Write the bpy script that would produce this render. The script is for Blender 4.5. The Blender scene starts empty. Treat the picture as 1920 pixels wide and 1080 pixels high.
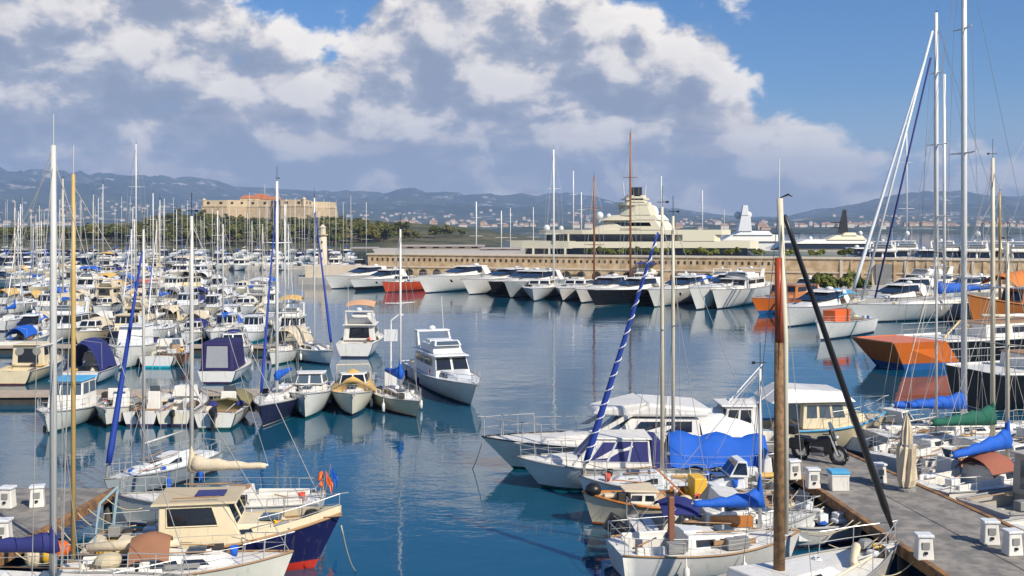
import bpy, math, random
from math import sin, cos, pi, radians, sqrt, atan2
from mathutils import Vector, Matrix, noise as mn
S = bpy.context.scene
C = S.collection
# ---------------------------------------------------------------- camera, sky, sun, exposure
CAMH, F, HZ = 10.3, 1900.0, 425.0
cam_d = bpy.data.cameras.new('camera'); cam = bpy.data.objects.new('camera', cam_d); C.objects.link(cam)
cam.location = (0, 0, CAMH); cam.rotation_euler = (pi/2, 0, 0)
cam_d.sensor_width = 36; cam_d.lens = F/1920*36; cam_d.shift_y = -(540-HZ)/1920
cam_d.clip_start = 0.5; cam_d.clip_end = 60000
S.camera = cam
S.view_settings.view_transform = 'Standard'; S.view_settings.look = 'None'
S.view_settings.exposure = 0.38; S.view_settings.gamma = 1.0; S.view_settings.use_curve_mapping = False
S.cycles.use_denoising = True
S.cycles.max_bounces = 6; S.cycles.diffuse_bounces = 2; S.cycles.glossy_bounces = 3; S.cycles.volume_bounces = 0
S.cycles.caustics_reflective = False; S.cycles.caustics_refractive = False
SUN = Vector((0.62, -0.66, 0.74)).normalized()
sd = bpy.data.lights.new('sun', 'SUN'); sd.energy = 4.7; sd.angle = radians(0.6); sd.color = (1, 0.91, 0.77)
so = bpy.data.objects.new('sun', sd); C.objects.link(so); so.rotation_euler = SUN.to_track_quat('Z', 'Y').to_euler()
so.location = (60, -50, 80)

class NT:
    """tiny helper round a node tree"""
    def __init__(s, t): s.t = t; t.nodes.clear()
    def n(s, ty, **k):
        o = s.t.nodes.new(ty)
        for a, b in k.items(): setattr(o, a, b)
        return o
    def l(s, a, b): s.t.links.new(a, b)
    def val(s, sock, v):
        if isinstance(v, bpy.types.NodeSocket): s.l(v, sock)
        else: sock.default_value = v
    def m(s, op, a, b=0.0, c=0.0, clamp=False):
        o = s.n('ShaderNodeMath', operation=op, use_clamp=clamp)
        for i, v in enumerate((a, b, c)): s.val(o.inputs[i], v)
        return o.outputs[0]
    def mix(s, f, a, b, mode='MIX'):
        o = s.n('ShaderNodeMix', data_type='RGBA', blend_type=mode)
        s.val(o.inputs['Factor'], f)
        for i, v in ((6, a), (7, b)):
            if not isinstance(v, bpy.types.NodeSocket) and len(v) == 3: v = (*v, 1)
            s.val(o.inputs[i], v)
        return o.outputs[2]
    def noise(s, vec, scale, detail=4, rough=0.5, dist=0.0, dim='3D'):
        o = s.n('ShaderNodeTexNoise', noise_dimensions=dim)
        if vec is not None: s.l(vec, o.inputs['Vector'])
        o.inputs['Scale'].default_value = scale; o.inputs['Detail'].default_value = detail
        o.inputs['Roughness'].default_value = rough; o.inputs['Distortion'].default_value = dist
        return o.outputs['Fac']
    def ramp(s, f, pts, smooth=False):
        o = s.n('ShaderNodeValToRGB'); e = o.color_ramp.elements
        if smooth: o.color_ramp.interpolation = 'B_SPLINE'
        while len(e) < len(pts): e.new(0.5)
        for i, (p, c) in enumerate(pts):
            e[i].position = p; e[i].color = (*c, 1) if hasattr(c, '__len__') else (c, c, c, 1)
        s.val(o.inputs[0], f); return o.outputs[0]
    def sstep(s, x, a, b):
        o = s.n('ShaderNodeMapRange', interpolation_type='SMOOTHSTEP')
        s.val(o.inputs[0], x); o.inputs[1].default_value = a; o.inputs[2].default_value = b
        return o.outputs[0]

world = bpy.data.worlds.new('World'); S.world = world; world.use_nodes = True
w = NT(world.node_tree)
tc = w.n('ShaderNodeTexCoord'); sep = w.n('ShaderNodeSeparateXYZ'); w.l(tc.outputs['Generated'], sep.inputs[0])
dx, dy, dz = sep.outputs
sky = w.n('ShaderNodeTexSky', sky_type='NISHITA'); sky.sun_disc = False
sky.sun_elevation = math.asin(SUN.z); sky.sun_rotation = atan2(SUN.x, SUN.y)
sky.altitude = 50; sky.air_density = 1.0; sky.dust_density = 0.6; sky.ozone_density = 2.5
hs = w.n('ShaderNodeHueSaturation'); hs.inputs['Saturation'].default_value = 1.30; hs.inputs['Value'].default_value = 1.0
w.l(sky.outputs[0], hs.inputs['Color'])
skyc = w.mix(1.0, hs.outputs[0], (0.62, 0.80, 1.0), 'MULTIPLY')
az = w.m('ARCTAN2', dx, dy); el = w.m('ARCSINE', dz)
p = w.m('MULTIPLY', az, 1.9); q = w.m('MULTIPLY', el, 1.9)
def density(du, dv):
    cx = w.n('ShaderNodeCombineXYZ')
    w.l(w.m('ADD', p, du), cx.inputs[0]); w.l(w.m('MULTIPLY', w.m('ADD', q, dv), 1.5), cx.inputs[1])
    cx.inputs[2].default_value = 3.7
    big = w.noise(cx.outputs[0], 3.1, 2, 0.5, 0.2)
    fine = w.noise(cx.outputs[0], 8.5, 9, 0.56, 0.25)
    t = w.m('MULTIPLY_ADD', p, 0.25, 0.5, clamp=True)      # p in -2..2 -> 0..1
    top = w.ramp(t, [(0.0, .56), (.365, .56), (.39, .42), (.408, .36), (.428, .43), (.45, .50), (.53, .50), (.56, .42), (.585, .36), (.61, .27),
                     (.645, .22), (.67, .12), (.78, .13), (1, .30)])
    e = w.m('SUBTRACT', top, w.m('ADD', q, dv))
    e = w.m('MULTIPLY', w.m('MINIMUM', e, 0.135), 2.6)
    e = w.m('MAXIMUM', e, -0.17)
    a = w.m('MULTIPLY_ADD', big, 0.95, e)
    a = w.m('MULTIPLY_ADD', fine, 1.05, a)
    return a
d0 = density(0.0, 0.0); d1 = density(0.035, 0.05)
mask = w.sstep(d0, 1.03, 1.21)
lit = w.m('SUBTRACT', d0, d1)
litf = w.sstep(lit, -0.17, 0.30)
body = w.sstep(d0, 1.05, 1.65)
ccol = w.ramp(litf, [(0.0, (.24, .27, .34)), (.33, (.37, .39, .44)), (.58, (.70, .65, .60)), (.9, (1.0, .92, .80))])
ccol = w.mix(w.m('MULTIPLY', body, 0.30), ccol, (.27, .295, .38))
low = w.sstep(q, 0.04, 0.22)
ccol = w.mix(w.m('MULTIPLY_ADD', low, -0.50, 0.50), ccol, (.42, .445, .49))
sv = w.n('ShaderNodeCombineXYZ'); w.l(w.m('MULTIPLY', p, 2.4), sv.inputs[0]); w.l(w.m('MULTIPLY', q, 11.0), sv.inputs[1])
stk = w.m('MULTIPLY', w.sstep(w.noise(sv.outputs[0], 1.5, 6, .55, .3), .50, .70), w.m('MULTIPLY', w.sstep(q, .02, .08), w.m('SUBTRACT', 1.0, w.sstep(q, .15, .26))))
ccol = w.mix(w.m('MULTIPLY', stk, .62), ccol, (.66, .58, .54))
haz = w.m('MULTIPLY', w.m('SUBTRACT', 1.0, w.sstep(q, 0.02, 0.26)), 0.80)
skyl = w.mix(haz, w.mix(1.0, skyc, (.088, .088, .088), 'MULTIPLY'), (.37, .45, .55))
final = w.mix(w.m('MULTIPLY', mask, 0.96), skyl, ccol)
bg = w.n('ShaderNodeBackground'); w.l(final, bg.inputs[0]); bg.inputs[1].default_value = 1.0
wo = w.n('ShaderNodeOutputWorld'); w.l(bg.outputs[0], wo.inputs[0])

# ---------------------------------------------------------------- materials
MATS = {}
def mat(name, col, rough=0.5, metal=0.0, var=0.12, scale=3.0, bump=0.0, spec=0.5, streak=0.0, col2=None, coat=0.0):
    if name in MATS: return MATS[name]
    m = bpy.data.materials.new(name); m.use_nodes = True; t = NT(m.node_tree)
    b = t.n('ShaderNodeBsdfPrincipled'); o = t.n('ShaderNodeOutputMaterial'); t.l(b.outputs[0], o.inputs[0])
    g = t.n('ShaderNodeTexCoord')
    nz = t.noise(g.outputs['Object'], scale, 5, 0.6)
    k = t.m('MULTIPLY_ADD', nz, var*2.4, 1-var*1.2)
    c = t.mix(1.0, (*col, 1), (1, 1, 1, 1), 'MULTIPLY')
    if col2 is not None: c = t.mix(t.sstep(nz, 0.42, 0.60), col, col2)
    kk = t.n('ShaderNodeCombineColor'); [t.l(k, kk.inputs[i]) for i in range(3)]
    c = t.mix(1.0, c, kk.outputs[0], 'MULTIPLY')
    if streak:
        mp = t.n('ShaderNodeMapping'); mp.inputs['Scale'].default_value = (6, 6, 0.7); t.l(g.outputs['Object'], mp.inputs[0])
        st = t.sstep(t.noise(mp.outputs[0], 1.6, 4, 0.6), 0.52, 0.75)
        c = t.mix(t.m('MULTIPLY', st, streak), c, (.16, .13, .10))
    t.l(c, b.inputs['Base Color'])
    t.val(b.inputs['Roughness'], t.m('MULTIPLY_ADD', nz, 0.2, rough-0.1, clamp=True))
    b.inputs['Metallic'].default_value = metal; b.inputs['Specular IOR Level'].default_value = spec
    b.inputs['Coat Weight'].default_value = coat
    if bump:
        bp = t.n('ShaderNodeBump'); bp.inputs['Strength'].default_value = 0.6; bp.inputs['Distance'].default_value = bump
        t.l(t.noise(g.outputs['Object'], scale*4, 5, 0.6), bp.inputs['Height']); t.l(bp.outputs[0], b.inputs['Normal'])
    MATS[name] = m; return m
def hullmat(top, stripe=(.03, .05, .14), bottom=(.05, .012, .01), z0=0.06, z1=0.14, rough=0.28, sheer=None):
    """boat paint: antifouling below, boot stripe at the waterline, topside colour above"""
    key = 'hull_%s_%s_%s_%.2f' % (top, stripe, bottom, z1)
    if key in MATS: return MATS[key]
    m = bpy.data.materials.new('hull_paint'); m.use_nodes = True; t = NT(m.node_tree)
    b = t.n('ShaderNodeBsdfPrincipled'); o = t.n('ShaderNodeOutputMaterial'); t.l(b.outputs[0], o.inputs[0])
    g = t.n('ShaderNodeTexCoord'); s = t.n('ShaderNodeSeparateXYZ'); t.l(g.outputs['Object'], s.inputs[0])
    nz = t.noise(g.outputs['Object'], 2.2, 5, 0.6)
    k = t.m('MULTIPLY_ADD', nz, 0.22, 0.89); kk = t.n('ShaderNodeCombineColor'); [t.l(k, kk.inputs[i]) for i in range(3)]
    mp = t.n('ShaderNodeMapping'); mp.inputs['Scale'].default_value = (5, 5, 0.5); t.l(g.outputs['Object'], mp.inputs[0])
    st = t.sstep(t.noise(mp.outputs[0], 1.5, 4, 0.6), 0.55, 0.8)
    zz = t.m('MULTIPLY_ADD', nz, 0.03, t.m('SUBTRACT', s.outputs[2], 0.015))
    c = t.mix(t.m('GREATER_THAN', zz, z1), stripe, top)
    c = t.mix(t.m('MULTIPLY', st, 0.36), c, (.20, .17, .11))
    c = t.mix(t.m('GREATER_THAN', zz, z0), bottom, c)
    t.l(t.mix(1.0, c, kk.outputs[0], 'MULTIPLY'), b.inputs['Base Color'])
    b.inputs['Roughness'].default_value = rough; b.inputs['Specular IOR Level'].default_value = 0.4
    MATS[key] = m; return m
WHITE = mat('gelcoat_white', (.74, .72, .66), 0.38, var=.10, streak=.38)
WHITE2 = mat('gelcoat_cool', (.70, .72, .72), 0.35, var=.08, streak=.28)
CREAM = mat('cream_paint', (.72, .62, .42), 0.45, var=.08, streak=.25)
BEIGE = mat('beige_canvas', (.62, .53, .38), 0.85, var=.18, bump=.03)
TAN = mat('tan_canvas', (.66, .42, .13), 0.85, var=.10, bump=.01)
NAVY = mat('navy_canvas', (.018, .024, .14), 0.8, var=.15, bump=.01)
JIBB = mat('jib_blue', (.012, .045, .30), 0.7, var=.15, bump=.01)
BLUE = mat('blue_canvas', (.006, .10, .50), 0.75, var=.20, bump=.03)
SKYB = mat('sky_blue_canvas', (.08, .36, .62), 0.7, var=.12, bump=.01)
GREEN = mat('green_canvas', (.01, .11, .07), 0.85, var=.25, bump=.03)
RED = mat('red_canvas', (.55, .07, .04), 0.75, var=.15, bump=.01)
GLASS = mat('dark_glass', (.012, .016, .024), 0.06, var=.05, spec=.8)
GLASSB = mat('blue_grey_glass', (.07, .10, .13), 0.08, var=.05, spec=.8)
NAVYV = mat('navy_screen_cover', (.03, .035, .15), 0.45, var=.12)
TEAK = mat('teak', (.34, .20, .10), 0.6, var=.2, scale=5)
VARN = mat('varnished_wood', (.48, .17, .03), 0.3, var=.2, scale=4, coat=.4)
OLDWOOD = mat('weathered_wood', (.26, .15, .07), 0.8, var=.3, scale=6, bump=.01, col2=(.13, .075, .035))
REDWOOD = mat('red_varnish', (.40, .07, .02), 0.35, var=.2, scale=5)
YWOOD = mat('yellow_wood', (.56, .38, .13), 0.45, var=.15, scale=5)
ALU = mat('mast_aluminium', (.58, .57, .53), 0.42, 0.0, var=.08, scale=1.5)
ALUW = mat('mast_white', (.80, .79, .75), 0.35, var=.05)
PALE = mat('mast_pale', (.66, .60, .45), 0.45, var=.1)
BROWNM = mat('mast_brown', (.30, .12, .05), 0.45, var=.1)
STEEL = mat('stainless', (.55, .55, .53), 0.4, 0.5, var=.05)
WIRE = mat('rigging_wire', (.40, .39, .36), 0.45, 0.3, var=.05)
ROPE = mat('rope', (.52, .45, .30), 0.9, var=.15)
BLACK = mat('black_plastic', (.014, .014, .015), 0.4, var=.1)
DARK = mat('dark_interior', (.035, .03, .026), 0.8, var=.2)
GREYM = mat('grey_fittings', (.26, .26, .25), 0.5, var=.15)
FLOOR = mat('cockpit_sole', (.46, .41, .32), 0.7, var=.15)
ORANGE = mat('orange_plastic', (.72, .13, .02), 0.5, var=.1)
YELLOW = mat('yellow_plastic', (.75, .45, .04), 0.5, var=.1)
RUBBER = mat('rubber_tube_grey', (.42, .42, .42), 0.6, var=.08)
def planked(name, col, rough, plank=0.14, axis=0):
    """boards told apart by tone; joints come from geometry where they can be told apart"""
    return mat(name, col, rough, var=.25, scale=4, bump=.006)

# ---------------------------------------------------------------- mesh helpers
class MB:
    def __init__(s): s.v = []; s.f = []
    def add(s, vs, fs):
        k = len(s.v); s.v += [tuple(x) for x in vs]; s.f += [tuple(i+k for i in f) for f in fs]; return s
    def hexa(s, b, t):      # four bottom points, four top points, same winding (counter-clockwise from above)
        return s.add(list(b)+list(t), [(3, 2, 1, 0), (4, 5, 6, 7), (0, 1, 5, 4), (1, 2, 6, 5), (2, 3, 7, 6), (3, 0, 4, 7)])
    def box(s, x0, x1, y0, y1, z0, z1):
        q = [(x0, y0), (x1, y0), (x1, y1), (x0, y1)]
        return s.hexa([(a, b, z0) for a, b in q], [(a, b, z1) for a, b in q])
    def cbox(s, c, d): return s.box(c[0]-d[0]/2, c[0]+d[0]/2, c[1]-d[1]/2, c[1]+d[1]/2, c[2]-d[2]/2, c[2]+d[2]/2)
    def slab(s, q, t=0.02, off=0.012):   # a thin plate on a quad, proud of it by off
        q = [Vector(a) for a in q]; n = (q[1]-q[0]).cross(q[3]-q[0]).normalized()
        return s.hexa([a+n*(off-t) for a in q], [a+n*off for a in q])
    def loft(s, secs, closed=False, caps=False):
        k = len(s.v); m = len(secs[0]); vs = [p for r in secs for p in r]; fs = []
        for i in range(len(secs)-1):
            for j in range(m if closed else m-1):
                a = i*m+j; b = i*m+(j+1) % m; fs.append((a, b, b+m, a+m))
        if caps: fs += [tuple(range(m))[::-1], tuple((len(secs)-1)*m+j for j in range(m))]
        return s.add(vs, fs)
    def tube(s, pts, r, n=6, caps=True):
        pts = [Vector(a) for a in pts]; rs = r if hasattr(r, '__len__') else [r]*len(pts); secs = []
        for i, a in enumerate(pts):
            d = (pts[min(i+1, len(pts)-1)]-pts[max(i-1, 0)])
            d = d.normalized() if d.length > 1e-9 else Vector((0, 0, 1))
            u = d.cross(Vector((0, 0, 1)) if abs(d.z) < .9 else Vector((1, 0, 0))).normalized(); v = d.cross(u)
            secs.append([a+(u*cos(2*pi*j/n)+v*sin(2*pi*j/n))*rs[i] for j in range(n)])
        return s.loft(secs, True, caps)
    def lathe(s, c, prof, n=12):
        c = Vector(c)
        return s.loft([[c+Vector((r*cos(2*pi*j/n), r*sin(2*pi*j/n), z)) for j in range(n)] for r, z in prof], True, True)
    def sphere(s, c, r, n=12, sz=1.0):
        return s.lathe(c, [(max(1e-3, r*sin(pi*i/8)), -r*sz*cos(pi*i/8)) for i in range(9)], n)
def part(name, mb, m, parent=None, smooth=False, bevel=0.0, loc=None):
    me = bpy.data.meshes.new(name); me.from_pydata(mb.v, [], mb.f); me.materials.append(m)
    if smooth: me.polygons.foreach_set('use_smooth', [True]*len(me.polygons))
    o = bpy.data.objects.new(name, me); C.objects.link(o); o.parent = parent
    if loc is not None: o.location = loc
    if bevel:
        b = o.modifiers.new('bevel', 'BEVEL'); b.width = bevel; b.segments = 2; b.limit_method = 'ANGLE'; b.angle_limit = radians(35)
    return o
def tag(o, label, cat, group=None, kind=None):
    o['label'] = label; o['category'] = cat
    if group: o['group'] = group
    if kind: o['kind'] = kind
    return o
def setting(o): o['kind'] = 'structure'; return o
def thing(name, label, cat, loc=(0, 0, 0), rz=0.0, group=None):
    o = bpy.data.objects.new(name, None); C.objects.link(o); o.location = loc; o.rotation_euler = (0, 0, rz)
    o.empty_display_size = 0.3
    return tag(o, label, cat, group)
def at(px, py, z=0.0):
    d = F*(CAMH-z)/(py-HZ); return Vector(((px-960)/F*d, d, z))
def atY(px, py, Y): return Vector(((px-960)/F*Y, Y, CAMH-(py-HZ)/F*Y))
def lerp(a, b, t): return a+(b-a)*t
# ---------------------------------------------------------------- boats
class Hull:
    """hull lines: x forward, origin at the waterline amidships"""
    def __init__(s, L, B, fb=1.1, fs=0.8, tw=0.82, rake=0.6, draft=0.35, p=2.1, trake=0.0, dip=0.06, full=0.42):
        s.L, s.B, s.fb, s.fs, s.tw, s.rake, s.draft, s.p, s.tr, s.dip, s.full = L, B, fb, fs, tw, rake, draft, p, trake, dip, full
    def hb(s, t):
        k = s.full
        if t < k: u = t/k; return s.B/2*(s.tw+(1-s.tw)*(1-(1-u)**2))
        return max(0.015, s.B/2*(1-((t-k)/(1-k))**s.p))
    def zs(s, t): return s.fs+(s.fb-s.fs)*t*t-s.dip*sin(pi*t)
    def pt(s, t, v, side):
        z = lerp(-s.draft, s.zs(t), v)
        g = v**lerp(0.26, 0.80, t**1.5)
        x = (t-.5)*s.L-s.rake*(1-v)*t**4+s.tr*(1-v)*(1-t)**8
        return Vector((x, side*s.hb(t)*g, z))
    def edge(s, x, inset=0.0):
        t = min(1, max(0, x/s.L+.5)); return max(0.01, s.hb(t)-inset), s.zs(t)
    def build(s, root, hm, deckm, cockpit=None, floor_m=None, floor_d=0.45, rail_m=None, rail_r=0.03, n=16):
        mb = MB(); V = [0, .18, .34, .5, .66, .83, 1.0]; secs = []
        for i in range(n+1):
            t = i/n
            secs.append([s.pt(t, v, 1) for v in V[::-1]]+[s.pt(t, v, -1) for v in V[1:]])
        mb.loft(secs)
        m = len(secs[0]); mb.f.append(tuple(range(m)))
        h = part('hull', mb, hm, root, smooth=True)
        for poly in h.data.polygons[-1:]: poly.use_smooth = False
        xs = [(-.5+i/n)*s.L for i in range(n+1)]
        if cockpit: xs = sorted(set(xs+[cockpit[0], cockpit[1]]))
        d = MB(); fl = MB(); IN = 0.02
        def P(x, y): e, z = s.edge(x, IN); return (x, y, z-0.02+0.04*(1-(y/max(e, .01))**2)*min(1, e))
        for a, b in zip(xs[:-1], xs[1:]):
            ea, eb = s.edge(a, IN)[0], s.edge(b, IN)[0]
            if cockpit and a >= cockpit[0]-1e-6 and b <= cockpit[1]+1e-6:
                wa, wb = min(cockpit[2], ea-.06), min(cockpit[2], eb-.06)
                za, zb = s.edge(a)[1]-floor_d, s.edge(b)[1]-floor_d
                for sg in (1, -1):
                    q = [P(a, sg*wa), P(b, sg*wb), P(b, sg*eb), P(a, sg*ea)]
                    d.add(q, [(0, 1, 2, 3)] if sg > 0 else [(3, 2, 1, 0)])
                    q = [(a, sg*wa, za), (b, sg*wb, zb), P(b, sg*wb), P(a, sg*wa)]
                    d.add(q, [(3, 2, 1, 0)] if sg > 0 else [(0, 1, 2, 3)])
                fl.add([(a, -wa, za), (b, -wb, zb), (b, wb, zb), (a, wa, za)], [(0, 1, 2, 3)])
                for (x, on, ww, zz) in ((a, abs(a-cockpit[0]) < 1e-6, wa, za), (b, abs(b-cockpit[1]) < 1e-6, wb, zb)):
                    if on: d.add([(x, -ww, zz), (x, ww, zz), P(x, ww), P(x, -ww)], [(0, 1, 2, 3)])
            else:
                d.add([P(a, -ea), P(b, -eb), P(b, 0), P(a, 0), P(b, eb), P(a, ea)], [(0, 1, 2, 3), (3, 2, 4, 5)])
        part('deck', d, deckm, root)
        if fl.v: part('cockpit_floor', fl, floor_m or FLOOR, root)
        if rail_m:
            r = MB()
            for sg in (1, -1): r.tube([s.pt(i/n, 1, sg)+Vector((0, 0, .012)) for i in range(n+1)], rail_r, 6)
            part('rub_rail', r, rail_m, h, smooth=True)
        return h
def quad_uv(q, u0, u1, v0, v1):   # q: bottom a, bottom b, top b, top a
    q = [Vector(a) for a in q]
    def P(u, v): return q[0].lerp(q[1], u).lerp(q[3].lerp(q[2], u), v)
    return [P(u0, v0), P(u1, v0), P(u1, v1), P(u0, v1)]
def house(root, x0, x1, w0, w1, z0, z1, rf=0.5, rb=0.1, tum=0.08, m=None, side=(), front=0, back=0, glass=None, roof=None,
          name='cabin', over=0.12, zf=None, bevel=0.04, fv=(.3, .88), frame=None, rt=0.06, wn='window', z0f=None):
    """deckhouse with panes as parts: side = [(u0,u1,v0,v1)], front/back = number of panes"""
    m = m or WHITE; glass = glass or GLASS; zf = z1 if zf is None else zf; z0f = z0 if z0f is None else z0f
    b = [(x0, -w0/2, z0), (x1, -w1/2, z0f), (x1, w1/2, z0f), (x0, w0/2, z0)]
    t = [(x0+rb, -w0/2+tum, z1), (x1-rf, -w1/2+tum, zf), (x1-rf, w1/2-tum, zf), (x0+rb, w0/2-tum, z1)]
    c = part(name, MB().hexa(b, t), m, root, bevel=bevel)
    def pane(q, nm=wn):
        part(nm, MB().slab(q, .03, .012), glass, c)
        if frame: 
            f = MB()
            Q = [Vector(a) for a in q]; ce = sum(Q, Vector())/4; n = (Q[1]-Q[0]).cross(Q[3]-Q[0]).normalized()*.014
            P = [a+n+(a-ce).normalized()*.025 for a in Q]; f.tube(P+[P[0]], .022, 4); part('window_frame', f, frame, c)
    R = [b[0], b[1], t[1], t[0]]; Lq = [b[2], b[3], t[3], t[2]]
    for (u0, u1, v0, v1) in side:
        pane(quad_uv(R, u0, u1, v0, v1)); pane(quad_uv(Lq, 1-u1, 1-u0, v0, v1))
    Fq = [b[1], b[2], t[2], t[1]]; Bq = [b[3], b[0], t[0], t[3]]
    for i in range(front): pane(quad_uv(Fq, (i+.07)/front, (i+.93)/front, *fv), 'windscreen')
    for i in range(back): pane(quad_uv(Bq, (i+.1)/back*.8+.1, (i+.9)/back*.8+.1, .15, .85), 'door_pane')
    if roof:
        r = MB(); o = over
        b2 = [(x0+rb-o, -w0/2+tum-o*.6, z1+.004), (x1-rf+o*1.5, -w1/2+tum-o*.5, zf+.004), (x1-rf+o*1.5, w1/2-tum+o*.5, zf+.004), (x0+rb-o, w0/2-tum+o*.6, z1+.004)]
        t2 = [(a[0]*.985+.015*(x0+x1)/2, a[1]*.94, a[2]+rt) for a in b2]
        part('roof', r.hexa(b2, t2), roof, c, bevel=.025)
    return c
def rails(root, H, x0, x1, h=0.55, m=None, r=0.014, n=5, bowclose=True, name='guard_rail', inset=.06):
    m = m or STEEL; mb = MB(); tops = {}
    for sg in (1, -1):
        pts = []
        for i in range(n+1):
            x = lerp(x0, x1, i/n); e, z = H.edge(x, inset); b = Vector((x, sg*e, z)); tp = b+Vector((.03, 0, h)); pts.append(tp)
            mb.tube([b, tp], r, 5)
        mb.tube(pts, r, 5); mb.tube([a-Vector((0, 0, h*.5)) for a in pts], r*.6, 4); tops[sg] = pts[-1]
    if bowclose: mb.tube([tops[1], (tops[1]+tops[-1])/2+Vector((.25, 0, .03)), tops[-1]], r, 5)
    return part(name, mb, m, root)
def fenders(root, H, xs, m=None, side=(1, -1), rnd=random):
    for sg in side:
        for x in xs:
            e, z = H.edge(x); c = Vector((x, sg*(e+.09), z-.5))
            part('fender', MB().lathe(c, [(.02, -.26), (.09, -.2), (.1, 0), (.09, .2), (.02, .27), (.012, .5)], 8), m or WHITE, root, smooth=True)
def outboard(root, x, y, z, s=1.0, m=None, tilt=0.0):
    m = m or BLACK; o = part('outboard_motor', MB().hexa(
        [(x-.38*s, y-.17*s, z+.28*s), (x+.1*s, y-.17*s, z+.2*s), (x+.1*s, y+.17*s, z+.2*s), (x-.38*s, y+.17*s, z+.28*s)],
        [(x-.42*s, y-.12*s, z+.62*s), (x+.06*s, y-.14*s, z+.68*s), (x+.06*s, y+.14*s, z+.68*s), (x-.42*s, y+.12*s, z+.62*s)]), m, root, bevel=.05*s)
    part('drive_leg', MB().hexa([(x-.3*s, y-.05*s, z-.75*s), (x-.02*s, y-.05*s, z-.75*s), (x-.02*s, y+.05*s, z-.75*s), (x-.3*s, y+.05*s, z-.75*s)],
        [(x-.22*s, y-.09*s, z+.26*s), (x+.04*s, y-.09*s, z+.26*s), (x+.04*s, y+.09*s, z+.26*s), (x-.22*s, y+.09*s, z+.26*s)]), m, o, bevel=.02)
    b = MB()
    for k in range(3):
        a = 2*pi*k/3; b.slab([(x-.33*s, y, z-.6*s), (x-.36*s, y+.12*s*cos(a), z-.6*s+.12*s*sin(a)), (x-.34*s, y+.13*s*cos(a+.6), z-.6*s+.13*s*sin(a+.6)), (x-.32*s, y+.05*s*cos(a+.8), z-.6*s+.05*s*sin(a+.8))], .01, .005)
    part('propeller', b, GREYM, o)
    if tilt:
        M = Matrix.Translation((x, y, z+.2*s)) @ Matrix.Rotation(tilt, 4, 'Y') @ Matrix.Translation((-x, -y, -z-.2*s))
        for q in [o]+list(o.children): q.data.transform(M)
    return o
def canopy(root, x0, x1, w, z0, z1, m, name='canopy', n=8, drop=0.0, frame=True):
    """cloth stretched over hoops: a bimini or a boat cover"""
    secs = []
    for i in range(n+1):
        x = lerp(x0, x1, i/n); k = 1-.10*(2*i/n-1)**2; row = []
        for j in range(9):
            u = -1+2*j/8; zz = z1*k+(1-k)*z0*.3 - (abs(u)**2.4)*(drop if drop else .18) + .015*sin(i*2.1+j*1.7)
            row.append(Vector((x, u*w/2*(1 if not drop else (1-.06*(1-abs(u)))), zz)))
        secs.append(row)
    mb = MB().loft(secs); mb.loft([[a-Vector((0, 0, .02)) for a in r][::-1] for r in secs])
    o = part(name, mb, m, root, smooth=True)
    if frame:
        for x in (lerp(x0, x1, .06), lerp(x0, x1, .94)):
            part('canopy_hoop', MB().tube([(x+.1, -w/2+.02, z0), (x, -w/2+.02, z1-.2), (x, 0, z1-.04), (x, w/2-.02, z1-.2), (x+.1, w/2-.02, z0)], .014, 5), STEEL, o)
    return o
def cover(root, H, x0, x1, m, h=0.35, drop=0.25, n=10, name='boat_cover', ridge=None):
    """a fitted cloth over the boat, hanging over the gunwale"""
    secs = []
    for i in range(n+1):
        x = lerp(x0, x1, i/n); e, z = H.edge(x); e += .05; hh = h*(sin(pi*min(1, max(0, (i/n)*.8+.16)))**.6)
        if ridge: hh = ridge[0]+(ridge[1]-ridge[0])*i/n if len(ridge) == 2 else (lerp(ridge[0], ridge[1], i/n/.65) if i/n < .65 else lerp(ridge[1], ridge[2], (i/n-.65)/.35))
        row = [Vector((x, -e-.02, z-drop)), Vector((x, -e, z+.03))]
        for j in range(1, 8):
            u = -1+2*j/8; row.append(Vector((x, u*e, z+.03+hh*(1-abs(u)**1.5)+.02*sin(i*2.3+j*1.9))))
        row += [Vector((x, e, z+.03)), Vector((x, e+.02, z-drop))]
        secs.append(row)
    mb = MB().loft(secs); m_ = len(secs[0]); mb.f += [tuple(range(m_)), tuple((n*m_+j) for j in range(m_))[::-1]]
    return part(name, mb, m, root, smooth=True)
def spiral(a, J, r, parent, turns=16):
    d = (J-a).normalized(); u = d.orthogonal().normalized(); v = d.cross(u); n = turns*8
    part('sail_lashing', MB().tube([a.lerp(J, .92*i/n)+(u*cos(2*pi*i/8)+v*sin(2*pi*i/8))*(r*(1-.70*i/n)+.012) for i in range(n+1)], .022, 4), WHITE2, parent)
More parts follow.
